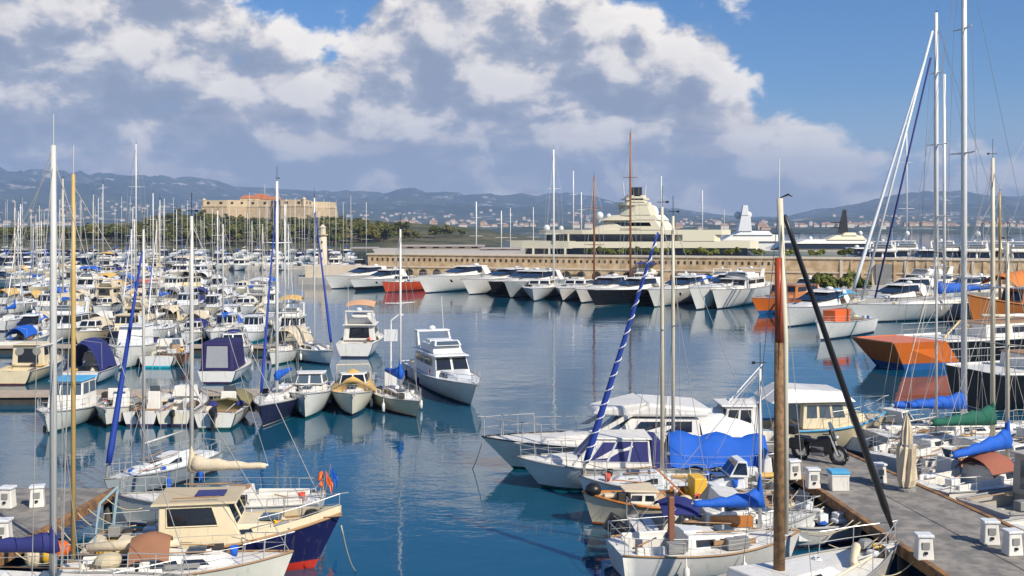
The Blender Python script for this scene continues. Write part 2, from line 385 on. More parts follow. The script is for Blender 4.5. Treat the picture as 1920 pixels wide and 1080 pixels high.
def mast_set(root, H, x, zd, top, mm, r=0.07, boom=None, cov=None, jib=None, spreaders=1, rw=0.011, wires=True, bowx=None, boom_z=0.95, lazy=False,
             lean=0.0, stub=None, vane=True, jibr=.07, boomtilt=.04, coverfat=1.0, masthead=True):
    """mast with spreaders, wires, boom (> sail_cover) and a furled jib"""
    T = Vector((x+lean, 0, top)); Bm = Vector((x, 0, zd))
    mast = part('mast', MB().tube([Bm, Bm.lerp(T, .7), T], [r, r*.95, r*.7], 10), mm, root, smooth=True)
    h = top-zd; sp = []
    for k in range(spreaders):
        f = (k+1)/(spreaders+1)+.04; c = Bm.lerp(T, f); wd = H.B*.40*(1-.25*k)
        sp.append((c, wd)); part('spreader', MB().tube([c+Vector((-.08, -wd, .03)), c, c+Vector((-.08, wd, .03))], [r*.25, r*.4, r*.25], 5), mm, mast)
    if masthead:
        b = MB().tube([T, T+Vector((0, 0, .8))], .012, 4)
        if vane: b.tube([T+Vector((-.18, .05, .18)), T+Vector((.18, -.05, .18))], .012, 4).slab([T+Vector((-.24, .07, .14)), T+Vector((-.14, .04, .14)), T+Vector((-.14, .04, .22)), T+Vector((-.24, .07, .22))], .01, .005)
        part('masthead_aerial', b, BLACK if vane else ALU, mast)
    bx = H.L/2-.12 if bowx is None else bowx; bz = H.edge(bx)[1]; bowp = Vector((bx, 0, bz+.05)); st = Vector((-H.L/2+.1, 0, H.edge(-H.L/2)[1]))
    if wires:
        wv = MB(); J = T-Vector((0, 0, h*.03))
        for sg in (1, -1):
            e, z = H.edge(x-.15, .05); ch = Vector((x-.15, sg*e, z)); pts = [J]
            for c, wd in sp[::-1]: pts.append(c+Vector((-.08, sg*wd, .03)))
            wv.tube(pts+[ch], rw, 4, False)
            if sp: wv.tube([sp[0][0], Vector((x+.35, sg*H.edge(x+.35, .05)[0], H.edge(x+.35)[1]))], rw, 4, False)
        wv.tube([J, st], rw, 4, False)
        if not jib: wv.tube([J, bowp], rw, 4, False)
        part('rigging', wv, WIRE, mast)
    if jib:
        J = T-Vector((.05, 0, h*(.03))); a = bowp+(J-bowp)*.05; n = 14; P = []; R = []
        for i in range(n+1):
            k = i/n; P.append(a.lerp(J, k*.93)); R.append(jibr*(1.0-.72*k)*(.75 if i == 0 else 1))
        fj = part('furled_jib', MB().tube(P, R, 8), JIBB if jib == BLUE else jib, mast, smooth=True)
        if jib == BLUE and jibr > .135: spiral(a, J, jibr, fj)
        part('furling_drum', MB().tube([bowp, a], .05, 8).tube([a+(J-bowp)*.925, J], rw*1.3, 5), GREYM, mast)
    if boom:
        c = Bm+Vector((-.06, 0, boom_z)); e = c+Vector((-boom, 0, boom*boomtilt))
        bo = part('boom', MB().tube([c, e], r*.6, 8), mm, root, smooth=True)
        if cov:
            secs = []; n = 12
            for i in range(n+1):
                k = i/n; cc = c.lerp(e, k*.97); hh = (.16+.30*(1-k)**1.5)*coverfat*(1+.10*sin(i*1.9)); ww = (.10+.09*(1-k))*coverfat*(1+.12*sin(i*2.7+1))
                secs.append([cc+Vector((0, ww*cos(2*pi*j/8)*(1 if sin(2*pi*j/8) < .5 else .7), -.10+hh*.5+hh*.62*sin(2*pi*j/8))) for j in range(8)])
            mb = MB().loft(secs, True, True)
            # the front of the cover climbs the mast
            fr = [[c+Vector((.05, 0, 0))+Vector((.16*(1-k)*cos(2*pi*j/8)+.02*cos(2*pi*j/8), .16*(1-k*.6)*sin(2*pi*j/8), -.12+k*1.0*coverfat)) for j in range(8)] for k in (0, .3, .6, .85, 1)]
            mb.loft(fr, True, True)
            part('sail_cover', mb, cov, bo, smooth=True)
        if wires:
            part('topping_lift', MB().tube([e, T], rw*.8, 4, False), WIRE, mast)
    return mast
def clutter(o, H, n, x0=-.42, x1=.3):
    """loose gear on deck: coils, buckets, cushions, crates, poles"""
    for i in range(n):
        x = random.uniform(x0, x1)*H.L; e, z = H.edge(x, .15); y = random.choice([-1, 1])*e*random.uniform(.45, .85); k = random.randrange(6); z += .03
        if k == 0: part('rope_coil', MB().tube([(x+(.16-.004*a)*cos(a*.7), y+(.16-.004*a)*sin(a*.7), z+.012*a*.3) for a in range(24)], .025, 5), random.choice([ROPE, WHITE2, BLUE]), o)
        elif k == 1: part('bucket', MB().lathe((x, y, z), [(.09, 0), (.13, .26), (.12, .26), (.08, .03)], 10), random.choice([BLACK, RED, BLUE, YELLOW, WHITE]), o, smooth=True)
        elif k == 2: part('cushion', MB().cbox((x, y, z+.08), (random.uniform(.35, .7), random.uniform(.3, .4), .13)), random.choice([BEIGE, NAVY, WHITE2, TAN]), o, bevel=.05)
        elif k == 3: part('locker_box', MB().cbox((x, y, z+.14), (random.uniform(.3, .6), .3, .3)), random.choice([TEAK, GREYM, WHITE2, DARK]), o, bevel=.02)
        elif k == 4: part('pole', MB().tube([(x-.9, y, z+.06), (x+.9, y*.9, z+.14)], .022, 5), random.choice([TEAK, ALU, VARN]), o)
        else: part('crumpled_canvas', MB().lathe((x, y, z), [(.30, 0), (.27*random.uniform(.8, 1.2), .1), (.18, .2), (.05, .24)], 7), random.choice([BEIGE, DARK, NAVY, GREYM]), o)
def base(root, name, hm, H, **k): return H.build(root, hm, **k)
def newboat(name, label, cat, bow=None, stern=None, at_=None, L=None, hd=None, end='bow', group=None):
    """bow/stern: waterline pixels (length follows) or one end, a length and a heading in degrees (0 right, 90 away)"""
    if bow is not None:
        a, b = at(*bow), at(*stern); L = (a-b).length; c = (a+b)/2; rz = atan2(a.y-b.y, a.x-b.x)
    else:
        rz = radians(hd); d = Vector((cos(rz), sin(rz), 0)); c = at(*at_)
        c = c-d*L/2 if end == 'bow' else c+d*L/2 if end == 'stern' else c
    o = thing(name, label, cat, c, rz, group); return o, L
def sailboat(o, L, hm=None, deck=None, B=None, mast_top=11, mast_x=None, mm=None, cov=None, jib=None, fb=None, det=2, cabin=True, r=None,
             boom=True, sp=1, teak=False, rail=None, bimini=None, rw=.011, dodger=None, lean=0.0, fat=1.0, jibr=.07, trim=None, boomtilt=.04, p=2.0, rail2=None, vane=True):
    B = B or L*.31; fb = fb or .75+L*.045; H = Hull(L, B, fb+.12, fb, tw=.72, rake=L*.09, trake=L*.04, p=p, full=.45, dip=.08)
    hm = hm or hullmat((.74, .73, .69)); deck = deck or WHITE
    base(o, 'sail', hm, H, deckm=deck, cockpit=(-L*.42, -L*.16, B*.24) if det else None, floor_m=TEAK if teak else None, rail_m=rail or (TEAK if teak else GREYM if det else None), rail_r=.03)
    zd = H.edge(0)[1]
    if cabin:
        c = house(o, -L*.16, L*.27, B*.62, B*.34, zd-.03, zd+.42, rf=L*.09, rb=.06, tum=.1, m=deck, side=[(.12, .42, .3, .75), (.5, .74, .3, .75)] if det else [(.15, .75, .3, .75)], name='coachroof', zf=zd+.26, bevel=.05)
        if det:
            part('hatch', MB().cbox((L*.08, 0, zd+.40), (.5, .5, .06)), GLASSB, c, bevel=.02)
            part('companionway', MB().box(-L*.15, -L*.05, -.28, .28, zd+.36, zd+.46), WHITE2 if not trim else trim, c, bevel=.02)
            [part('handrail', MB().tube([(-L*.1, sg*B*.22, zd+.49), (L*.15, sg*B*.15, zd+.40)], .02, 5), TEAK, c) for sg in (1, -1)]
    if det:
        for sg in (1, -1): part('coaming', MB().box(-L*.42, -L*.17, sg*B*.30-.05, sg*B*.30+.05, zd-.05, zd+.2), deck, o, bevel=.03)
        part('tiller', MB().tube([(-L*.40, 0, zd-.05), (-L*.27, .1, zd+.2)], .025, 6), TEAK, o)
        rails(o, H, L*.28, L*.46, .55, n=2, name='pulpit'); rails(o, H, -L*.47, L*.28, .5, r=.008, n=5, bowclose=False, name='lifelines')
        st = MB(); 
        pts = [Vector((-L*.36, sg*H.edge(-L*.36, .06)[0], zd+.5)) for sg in (1,)]+[Vector((-L*.485, sg*H.edge(-L*.48, .1)[0], zd+.55)) for sg in (1, -1)]+[Vector((-L*.36, -H.edge(-L*.36, .06)[0], zd+.5))]
        st.tube(pts, .016, 5); [st.tube([a-Vector((0, 0, .52)), a], .014, 5) for a in pts]; part('pushpit', st, STEEL, o)
        fenders(o, H, [-L*.2, L*.1], random.choice([WHITE, WHITE2, BLUE]))
    if dodger: canopy(o, -L*.2, -L*.03, B*.6, zd+.1, zd+.95, dodger, 'spray_hood', 5, drop=.55, frame=False)
    if bimini: canopy(o, -L*.46, -L*.2, B*.75, zd+.1, zd+2.0, bimini, 'bimini', 6)
    mx = L*.08 if mast_x is None else mast_x
    mast_set(o, H, mx, zd+(.35 if cabin else 0), mast_top, mm or ALU, r or .05+L*.004, (L*.36 if boom else None), cov, jib, sp, rw, det > 0, lean=lean, coverfat=fat, jibr=jibr, boom_z=.75, boomtilt=boomtilt, vane=vane)
    if det > 1: clutter(o, H, 6)
    return H
def cruiser(o, L, kind='cuddy', hm=None, deck=None, B=None, can=None, det=2, glass=None, top=None, ob=None, fend=None, fb=None, arch=False, frame=None, rl=True, canm=None, tarp=None):
    """motor boats: cuddy, pilot, fly, express, open"""
    B = B or L*.37; fb = fb or .5+L*.06; H = Hull(L, B, fb+.25, fb-.05, tw=.88, rake=L*.11, p=2.3, full=.5, dip=.02)
    hm = hm or hullmat((.73, .72, .68)); deck = deck or WHITE; glass = glass or GLASS
    ck = {'cuddy': (-L*.44, L*.02, B*.38), 'pilot': (-L*.45, -L*.12, B*.38), 'fly': (-L*.45, -L*.22, B*.38), 'express': (-L*.44, -L*.12, B*.36), 'open': (-L*.42, L*.2, B*.38)}[kind]
    H.build(o, hm, deck, cockpit=ck, rail_m=mat('rub_strake_grey', (.30, .30, .30), .6) if det else None, rail_r=.035)
    zd = H.edge(0)[1]
    if kind == 'cuddy':
        house(o, -L*.02, L*.36, B*.74, B*.30, zd-.04, zd+.42, rf=L*.16, rb=.02, tum=.12, m=deck, side=[(.25, .6, .3, .7)], name='cuddy_cabin', zf=zd+.24)
        ws = house(o, -L*.06, L*.13, B*.74, B*.6, zd+.39, zd+.95, rf=.38, rb=.05, tum=.14, m=deck, side=[(.1, .9, .16, .88)], front=2, glass=glass, name='windscreen_frame', fv=(.12, .9), bevel=.02, roof=top, frame=frame)
        part('helm_console', MB().box(-L*.10, -L*.05, -B*.3, B*.05, zd-.4, zd+.3), deck, o, bevel=.04)
        part('helm_seat', MB().box(-L*.24, -L*.18, -B*.3, -B*.08, zd-.42, zd-.02).box(-L*.245, -L*.225, -B*.3, -B*.08, zd-.02, zd+.32), WHITE2, o, bevel=.03)
        part('stern_bench', MB().box(-L*.43, -L*.37, -B*.33, B*.33, zd-.42, zd-.06), WHITE2, o, bevel=.04)
        if arch: part('roll_bar', MB().tube([(-L*.12, -B*.42, zd), (-L*.08, -B*.36, zd+1.35), (-L*.08, B*.36, zd+1.35), (-L*.12, B*.42, zd)], .035, 6), canm or STEEL, o, smooth=True)
        if can: canopy(o, -L*.42, L*.04, B*.76, zd+.02, zd+1.12, can, 'cockpit_canopy', 8, drop=.75)
        part('foredeck_hatch', MB().cbox((L*.2, 0, zd+.37), (.45, .5, .05)), GLASSB, o, bevel=.02)
    elif kind == 'pilot':
        house(o, L*.08, L*.40, B*.66, B*.24, zd-.04, zd+.40, rf=L*.14, rb=.02, tum=.12, m=deck, side=[(.2, .55, .3, .7)], name='trunk_cabin', zf=zd+.25)
        house(o, -L*.14, L*.14, B*.74, B*.66, zd-.02, zd+1.38, rf=-.18 if det == 3 else .35, rb=.0, tum=.1, m=deck, side=[(.08, .46, .5, .9), (.54, .9, .5, .9)], front=3, back=1, glass=glass, roof=top or deck, name='wheelhouse', fv=(.5, .9), over=.18, frame=frame)
        if can: canopy(o, -L*.44, -L*.14, B*.8, zd+.02, zd+1.4, can, 'cockpit_canopy', 6, drop=.9)
    elif kind == 'fly':
        house(o, L*.05, L*.40, B*.74, B*.26, zd-.04, zd+.50, rf=L*.15, rb=.02, tum=.14, m=deck, side=[(.2, .6, .35, .72)], name='trunk_cabin', zf=zd+.3)
        c = house(o, -L*.24, L*.15, B*.80, B*.70, zd-.02, zd+1.2, rf=.8, rb=.05, tum=.14, m=deck, side=[(.06, .46, .45, .86), (.5, .86, .45, .86)], front=2, back=1, glass=glass, name='saloon', fv=(.34, .9), roof=deck, over=.28, frame=frame)
        fz = zd+1.28
        house(o, -L*.16, L*.06, B*.66, B*.60, fz, fz+.5, rf=.6, rb=.0, tum=.08, m=deck, name='flybridge', bevel=.06)
        house(o, -L*.02, L*.055, B*.60, B*.54, fz+.48, fz+.75, rf=.28, rb=.22, tum=.1, m=deck, name='flybridge_screen', front=1, glass=GLASSB, fv=(.1, .9), bevel=.02)
        part('flybridge_seat', MB().box(-L*.14, -L*.06, -B*.24, B*.24, fz+.4, fz+.68), WHITE2, o, bevel=.05)
        a = part('radar_arch', MB().hexa([(-L*.24, -B*.36, fz), (-L*.17, -B*.36, fz), (-L*.17, -B*.32, fz), (-L*.24, -B*.32, fz)], [(-L*.27, -B*.34, fz+1.0), (-L*.22, -B*.34, fz+1.0), (-L*.22, -B*.30, fz+1.0), (-L*.27, -B*.30, fz+1.0)])
            .hexa([(-L*.24, B*.32, fz), (-L*.17, B*.32, fz), (-L*.17, B*.36, fz), (-L*.24, B*.36, fz)], [(-L*.27, B*.30, fz+1.0), (-L*.22, B*.30, fz+1.0), (-L*.22, B*.34, fz+1.0), (-L*.27, B*.34, fz+1.0)])
            .box(-L*.275, -L*.215, -B*.345, B*.345, fz+1.0, fz+1.1), deck, o, bevel=.03)
        part('radar_dome', MB().lathe((-L*.245, 0, fz+1.1), [(.2, 0), (.24, .08), (.2, .2), (.05, .26)], 10), WHITE2, a, smooth=True)
        part('aerial', MB().tube([(-L*.25, B*.25, fz+1.1), (-L*.29, B*.25, fz+3.2)], .014, 5), ALUW, a)
        if can: canopy(o, -L*.2, L*.04, B*.7, fz+.3, fz+1.9, can, 'bimini', 6)
    elif kind == 'express':
        house(o, -L*.10, L*.40, B*.82, B*.26, zd-.04, zd+.62, rf=L*.22, rb=.02, tum=.18, m=deck, side=[(.28, .42, .4, .66), (.46, .58, .4, .66), (.62, .70, .4, .66)], name='foredeck_cabin', zf=zd+.30, bevel=.08)
        house(o, -L*.16, L*.12, B*.74, B*.56, zd+.54, zd+1.28, rf=L*.16, rb=-.2, tum=.22, m=GLASS if det != 1 else glass, name='wrap_windscreen', bevel=.05)
        part('hardtop', MB().hexa([(-L*.26, -B*.32, zd+1.32), (L*.0, -B*.27, zd+1.30), (L*.0, B*.27, zd+1.30), (-L*.26, B*.32, zd+1.32)], [(-L*.24, -B*.28, zd+1.44), (-L*.02, -B*.22, zd+1.42), (-L*.02, B*.22, zd+1.42), (-L*.24, B*.28, zd+1.44)]), deck, o, bevel=.04)
        for sg in (1, -1): a = part('arch_leg', MB().hexa([(-L*.27, sg*B*.40-.05, zd), (-L*.19, sg*B*.40-.05, zd), (-L*.19, sg*B*.40+.05, zd), (-L*.27, sg*B*.40+.05, zd)], [(-L*.24, sg*B*.29-.05, zd+1.34), (-L*.17, sg*B*.29-.05, zd+1.34), (-L*.17, sg*B*.29+.05, zd+1.34), (-L*.24, sg*B*.29+.05, zd+1.34)]), deck, o, bevel=.04)
        part('radar_dome', MB().lathe((-L*.2, 0, zd+1.44), [(.02*L, 0), (.024*L, .1), (.018*L, .25), (.05, .32)], 10), WHITE2, a, smooth=True)
        for sg in (1, -1):
            q = [H.pt(.45, .62, sg), H.pt(.72, .66, sg), H.pt(.74, .80, sg), H.pt(.45, .80, sg)]
            q = q if sg < 0 else q[::-1]
            if det > 1: part('hull_window', MB().slab(q, .05, .03), GLASS, o)
        part('stern_seat', MB().box(-L*.43, -L*.36, -B*.3, B*.3, zd-.42, zd+.1), random.choice([WHITE2, BEIGE]), o, bevel=.05)
        if can: canopy(o, -L*.42, -L*.1, B*.72, zd+.1, zd+1.5, can, 'cockpit_canopy', 6, drop=.5)
    elif kind == 'open':
        c = part('console', MB().hexa([(-L*.08, -B*.19, zd-.4), (L*.06, -B*.17, zd-.4), (L*.06, B*.17, zd-.4), (-L*.08, B*.19, zd-.4)], [(-L*.05, -B*.17, zd+.72), (L*.02, -B*.15, zd+.62), (L*.02, B*.15, zd+.62), (-L*.05, B*.17, zd+.72)]), deck, o, bevel=.05)
        part('windscreen', MB().slab([(L*.02, -B*.15, zd+.62), (L*.02, B*.15, zd+.62), (-L*.02, B*.13, zd+.98), (-L*.02, -B*.13, zd+.98)], .02, .01), GLASSB, c)
        part('thwart', MB().box(-L*.32, -L*.25, -B*.36, B*.36, zd-.12, zd-.06).box(L*.12, L*.18, -B*.3, B*.3, zd-.1, zd-.04), TEAK, o, bevel=.01)
        if can: canopy(o, -L*.25, L*.1, B*.8, zd, zd+1.7, can, 'bimini', 6)
    if tarp: cover(o, H, -L*.48, L*.40, tarp, .75)
    if det and rl: rails(o, H, L*.12 if kind != 'express' else -L*.02, L*.47, .5, n=4, name='bow_rail')
    if ob: outboard(o, -L/2-.12, 0, H.edge(-L/2)[1]-.35, ob, BLACK if ob > 0 else WHITE)
    if fend: fenders(o, H, [-L*.28, -L*.02, L*.2][:fend], random.choice([WHITE, WHITE, NAVY, YELLOW]))
    if det > 1:
        part('anchor', MB().tube([(L*.44, 0, H.edge(L*.44)[1]+.06), (L*.51, 0, H.edge(L*.5)[1]+.02)], .03, 5).tube([(L*.50, -.16, H.edge(L*.5)[1]-.12), (L*.515, 0, H.edge(L*.5)[1]), (L*.50, .16, H.edge(L*.5)[1]-.12)], .03, 5), GREYM, o)
        part('cleats', MB().cbox((L*.36, .14, H.edge(L*.36)[1]+.05), (.2, .04, .05)).cbox((-L*.45, B*.36, H.edge(-L*.45)[1]+.04), (.2, .04, .05)).cbox((-L*.45, -B*.36, H.edge(-L*.45)[1]+.04), (.2, .04, .05)), STEEL, o)
        clutter(o, H, 5, -.42, .1)
    return H
def rope(a, b, sag=0.3, label='', r=.018, m=None, cat='rope', group='mooring lines'):
    a, b = Vector(a), Vector(b); n = 8
    o = part('mooring_rope', MB().tube([a.lerp(b, i/n)-Vector((0, 0, sag*4*(i/n)*(1-i/n))) for i in range(n+1)], r, 5), m or ROPE, None, smooth=True)
    return tag(o, label, cat, group)
# ---------------------------------------------------------------- setting: water, hills, quays
random.seed(7)
def water_material():
    m = bpy.data.materials.new('harbour_water'); m.use_nodes = True; t = NT(m.node_tree)
    b = t.n('ShaderNodeBsdfPrincipled'); o = t.n('ShaderNodeOutputMaterial'); t.l(b.outputs[0], o.inputs[0])
    g = t.n('ShaderNodeTexCoord'); mp = t.n('ShaderNodeMapping'); mp.inputs['Scale'].default_value = (1, 1.6, 1); mp.inputs['Rotation'].default_value = (0, 0, .25)
    t.l(g.outputs['Object'], mp.inputs[0]); v = mp.outputs[0]
    patch = t.sstep(t.noise(v, .045, 3, .5), .40, .62)
    h1 = t.noise(v, 2.1, 3, .55, .3); h2 = t.noise(v, .42, 3, .5, .4); h3 = t.noise(v, .085, 2, .5)
    h = t.m('MULTIPLY', h1, t.m('MULTIPLY_ADD', patch, .006, .002))
    h = t.m('MULTIPLY_ADD', h2, .018, h); h = t.m('MULTIPLY_ADD', h3, .035, h)
    bp = t.n('ShaderNodeBump'); bp.inputs['Strength'].default_value = 1.0; bp.inputs['Distance'].default_value = 1.0
    t.l(h, bp.inputs['Height']); t.l(bp.outputs[0], b.inputs['Normal'])
    c = t.mix(t.noise(v, .03, 3, .5), (.003, .056, .105), (.006, .082, .145))
    t.l(c, b.inputs['Base Color']); b.inputs['Roughness'].default_value = 0.03; b.inputs['IOR'].default_value = 1.5
    b.inputs['Specular IOR Level'].default_value = 0.75
    return m
setting(part('water', MB().add([(-8900, -380, 0), (8900, -380, 0), (8900, 9400, 0), (-8900, 9400, 0)], [(0, 1, 2, 3)]), water_material()))

RID = [(-1200, 345), (-300, 335), (0, 331), (100, 333), (200, 337), (300, 338), (350, 342), (430, 355), (520, 362), (620, 366), (700, 369), (750, 365), (770, 362), (800, 369),
       (900, 372), (1000, 373), (1060, 371), (1100, 374), (1180, 384), (1280, 398), (1400, 411), (1480, 408), (1540, 396), (1600, 389), (1640, 379), (1700, 372), (1800, 370), (1920, 372), (2400, 376), (3200, 380)]
def ridge(px):
    for (a, b), (c, d) in zip(RID[:-1], RID[1:]):
        if a <= px <= c: return lerp(b, d, (px-a)/(c-a))
    return 345
def fbm(x, y, s, o=5):
    return mn.fractal(Vector((x/s, y/s, 1.3)), 1.0, 2.0, o)
def terrain_z(X, Y):
    px = 960+X/Y*F; top = (HZ-ridge(px))/F*8600+CAMH
    k = min(1, max(0, (Y-1900)/6700)); s = k*k*(3-2*k)
    rg = (1-abs(fbm(X, Y, 1250, 7)))
    z = top*(s**1.5)*(.50+.50*rg)*(.85+.3*(1-abs(fbm(X+300, Y, 520)))) if k < .93 else top*(.97+.05*fbm(X, Y, 700))
    z = z+(35*max(0, fbm(X+900, Y, 1100))+10)*min(1, (Y-1500)/900)*(1-s*.5)
    return max(1.0, z)
mb = MB(); NX, NY = 420, 110; rows = []
for j in range(NY+1):
    Y = 1500+(j/NY)**1.25*7700
    rows.append([(X, Y, terrain_z(X, Y)) for X in (((-1100+4200*i/NX)-960)/F*Y for i in range(NX+1))])
mb.loft(rows)
def hill_material():
    m = bpy.data.materials.new('mountain_ground'); m.use_nodes = True; t = NT(m.node_tree)
    b = t.n('ShaderNodeBsdfPrincipled'); o = t.n('ShaderNodeOutputMaterial'); t.l(b.outputs[0], o.inputs[0])
    g = t.n('ShaderNodeTexCoord')
    n1 = t.noise(g.outputs['Object'], .0016, 8, .62); n2 = t.noise(g.outputs['Object'], .007, 6, .65)
    c = t.mix(t.sstep(n1, .42, .6), (.020, .042, .035), (.05, .075, .06)); c = t.mix(t.sstep(n2, .56, .68), c, (.42, .40, .36))
    t.l(c, b.inputs['Base Color']); b.inputs['Roughness'].default_value = .95
    return m
setting(part('mountains', mb, hill_material(), None, smooth=True))
# the far town at the foot of the mountains, a grain of small pale houses
tw = {0: MB(), 1: MB(), 2: MB()}
for i in range(1500):
    px = random.uniform(-60, 1990); Y = random.uniform(1650, 5200); X = (px-960)/F*Y
    if fbm(X, Y, 600, 3) < random.uniform(-.35, .45): continue
    z = terrain_z(X, Y)
    if z > 150: continue
    w_, d_, h_ = random.uniform(7, 16), random.uniform(7, 12), random.uniform(4, 8)*(1.6 if random.random() < .12 else 1)
    a = random.choice([0, 0, 0, 1]); tw[a].box(X-w_/2, X+w_/2, Y-d_/2, Y+d_/2, z-3, z+h_)
    tw[2].hexa([(X-w_/2-.5, Y-d_/2-.5, z+h_), (X+w_/2+.5, Y-d_/2-.5, z+h_), (X+w_/2+.5, Y+d_/2+.5, z+h_), (X-w_/2-.5, Y+d_/2+.5, z+h_)],
               [(X-w_*.3, Y-1, z+h_+2.5), (X+w_*.3, Y-1, z+h_+2.5), (X+w_*.3, Y+1, z+h_+2.5), (X-w_*.3, Y+1, z+h_+2.5)])
town = tag(part('distant_town', tw[0], mat('town_wall', (.62, .57, .50), .8)), 'hazy pale town spread along the foot of the far mountains', 'town', kind='stuff')
part('ochre_walls', tw[1], mat('town_ochre', (.52, .38, .26), .8), town)['kind'] = 'stuff'
part('tile_roofs', tw[2], mat('town_roofs', (.34, .21, .15), .8), town)['kind'] = 'stuff'

# ---- the wooded headland with the fort
FX, FY = atY(495, 400, 720).x, 745.0
def head_z(X, Y):
    r = sqrt(((X-FX)/1.25)**2+(Y-FY)**2); z = 13.5/(1+math.exp((r-118)/26))
    r2 = sqrt(((X+70)/1.2)**2+(Y-640)**2); z = max(z, 5.5/(1+math.exp((r2-60)/20)))
    edge = min(1, max(0, (Y-430)/60))*min(1, max(0, (40-X)/60))
    return (z+2.6+1.2*fbm(X, Y, 90, 3))*edge-.6*(1-edge)
rows = []
for j in range(50):
    Y = 430+j*14.5; rows.append([(X, Y, head_z(X, Y)) for X in (-760+k*14 for k in range(60))])
setting(part('headland', MB().loft(rows), mat('dry_grass', (.045, .055, .02), .95, var=.3, scale=.05, col2=(.11, .095, .045)), None, smooth=True))
STONE = mat('fort_stone', (.46, .35, .22), .85, var=.25, scale=.35, bump=.05, streak=.2)
STONE2 = mat('fort_parapet', (.55, .43, .27), .85, var=.2, scale=.4, bump=.05)
fort = thing('stone_fort', 'sandstone star fort with orange roofed inner building on the wooded headland', 'fort', (FX, FY, 0))
def star(R, s=1.0, rot=38):
    P = []
    for k in range(4):
        a = radians(rot+90*k)
        for da, r in ((-45, .50), (-27, .54), (-17, .78), (0, 1.0), (17, .78), (27, .54)):
            P.append(Vector((cos(a+radians(da)), sin(a+radians(da)), 0))*R*r*s)
    return P
def prism(P0, z0, P1, z1, cap=True):
    n = len(P0); mb = MB().loft([[Vector((p_.x, p_.y, z0)) for p_ in P0], [Vector((p_.x, p_.y, z1)) for p_ in P1]], True)
    if cap: mb.f.append(tuple(range(n, 2*n)))
    return mb
def jitter(R, s): return star(R, s)
ft0, ft1 = 9.0, CAMH+(HZ-386)/F*700
part('wall', prism(star(53, 1.05), ft0, star(53, 1.0), ft1), STONE, fort)
part('cordon', prism(star(53, 1.012), ft1-.4, star(53, 1.012), ft1+.25), STONE2, fort)
part('parapet', prism(star(53, .995), ft1+.2, star(53, .985), ft1+4.2), STONE2, fort)
P = star(53, .998)
for i in range(len(P)):
    a, b = P[i], P[(i+1) % len(P)]
    if (a+b).y > 10: continue
    n = max(1, int((b-a).length/7))
    for k in range(n):
        c = a.lerp(b, (k+.5)/n); d = (b-a).normalized()*.9
        part('embrasure', MB().slab([c-d+Vector((0, 0, ft1+1.6)), c+d+Vector((0, 0, ft1+1.6)), c+d+Vector((0, 0, ft1+3.2)), c-d+Vector((0, 0, ft1+3.2))], .8, .06), DARK, fort)
for x0, x1, y0, y1, h_, rr in ((-20, -6, -14, -6, 6.2, 1), (-6, 8, -12, -4, 5.4, 1), (10, 26, -10, 0, 5.2, 0), (-14, -4, -2, 8, 7.6, 1), (-32, -22, -8, 2, 5.0, 0)):
    z = ft1+h_; bl = part('building', MB().box(x0, x1, y0, y1, ft1+.3, z), STONE2, fort)
    if rr:
        part('roof', MB().hexa([(x0-.4, y0-.4, z), (x1+.4, y0-.4, z), (x1+.4, y1+.4, z), (x0-.4, y1+.4, z)], [(x0+2, (y0+y1)/2-.1, z+2.2), (x1-2, (y0+y1)/2-.1, z+2.2), (x1-2, (y0+y1)/2+.1, z+2.2), (x0+2, (y0+y1)/2+.1, z+2.2)]), mat('fort_roof_tiles', (.46, .15, .06), .8, var=.2), bl)
    for k in range(int((x1-x0)/4)):
        xx = x0+2+k*4; part('window', MB().box(xx-.6, xx+.6, y0-.06, y0+.2, z-3.0, z-1.2), DARK, bl)
part('bartizan', MB().lathe(star(53, .97)[21]+Vector((0, 0, ft1-1)), [(.4, -1), (1.6, .6), (1.6, 5.5), (1.9, 5.6), (.1, 7.6)], 10), STONE2, fort)
part('bartizan', MB().lathe(star(53, .97)[15]+Vector((0, 0, ft1-1)), [(.4, -1), (1.6, .6), (1.6, 5.0), (1.9, 5.1), (.1, 6.8)], 10), STONE2, fort)
part('flagpole', MB().tube([(-6, 2, ft1+9), (-6, 2, ft1+17)], .12, 5), ALUW, fort)

# ---- trees
def leafmat(name, c1, c2):
    m = bpy.data.materials.new(name); m.use_nodes = True; t = NT(m.node_tree)
    b = t.n('ShaderNodeBsdfPrincipled'); o = t.n('ShaderNodeOutputMaterial'); t.l(b.outputs[0], o.inputs[0])
    g = t.n('ShaderNodeTexCoord'); oi = t.n('ShaderNodeObjectInfo')
    c = t.mix(t.sstep(t.noise(g.outputs['Object'], .9, 3, .6), .38, .62), c1, c2)
    h = t.n('ShaderNodeHueSaturation'); t.l(c, h.inputs['Color']); t.val(h.inputs['Hue'], t.m('MULTIPLY_ADD', oi.outputs['Random'], -.05, .515)); t.val(h.inputs['Value'], t.m('MULTIPLY_ADD', oi.outputs['Random'], .6, .75))
    t.l(h.outputs[0], b.inputs['Base Color']); b.inputs['Roughness'].default_value = .7; b.inputs['Specular IOR Level'].default_value = .2
    return m
PINE = leafmat('pine_needles', (.045, .065, .014), (.14, .135, .022)); SHRUB = leafmat('shrub_leaves', (.05, .075, .014), (.14, .16, .03))
BARK = mat('bark', (.14, .09, .055), .9, var=.3, scale=3)
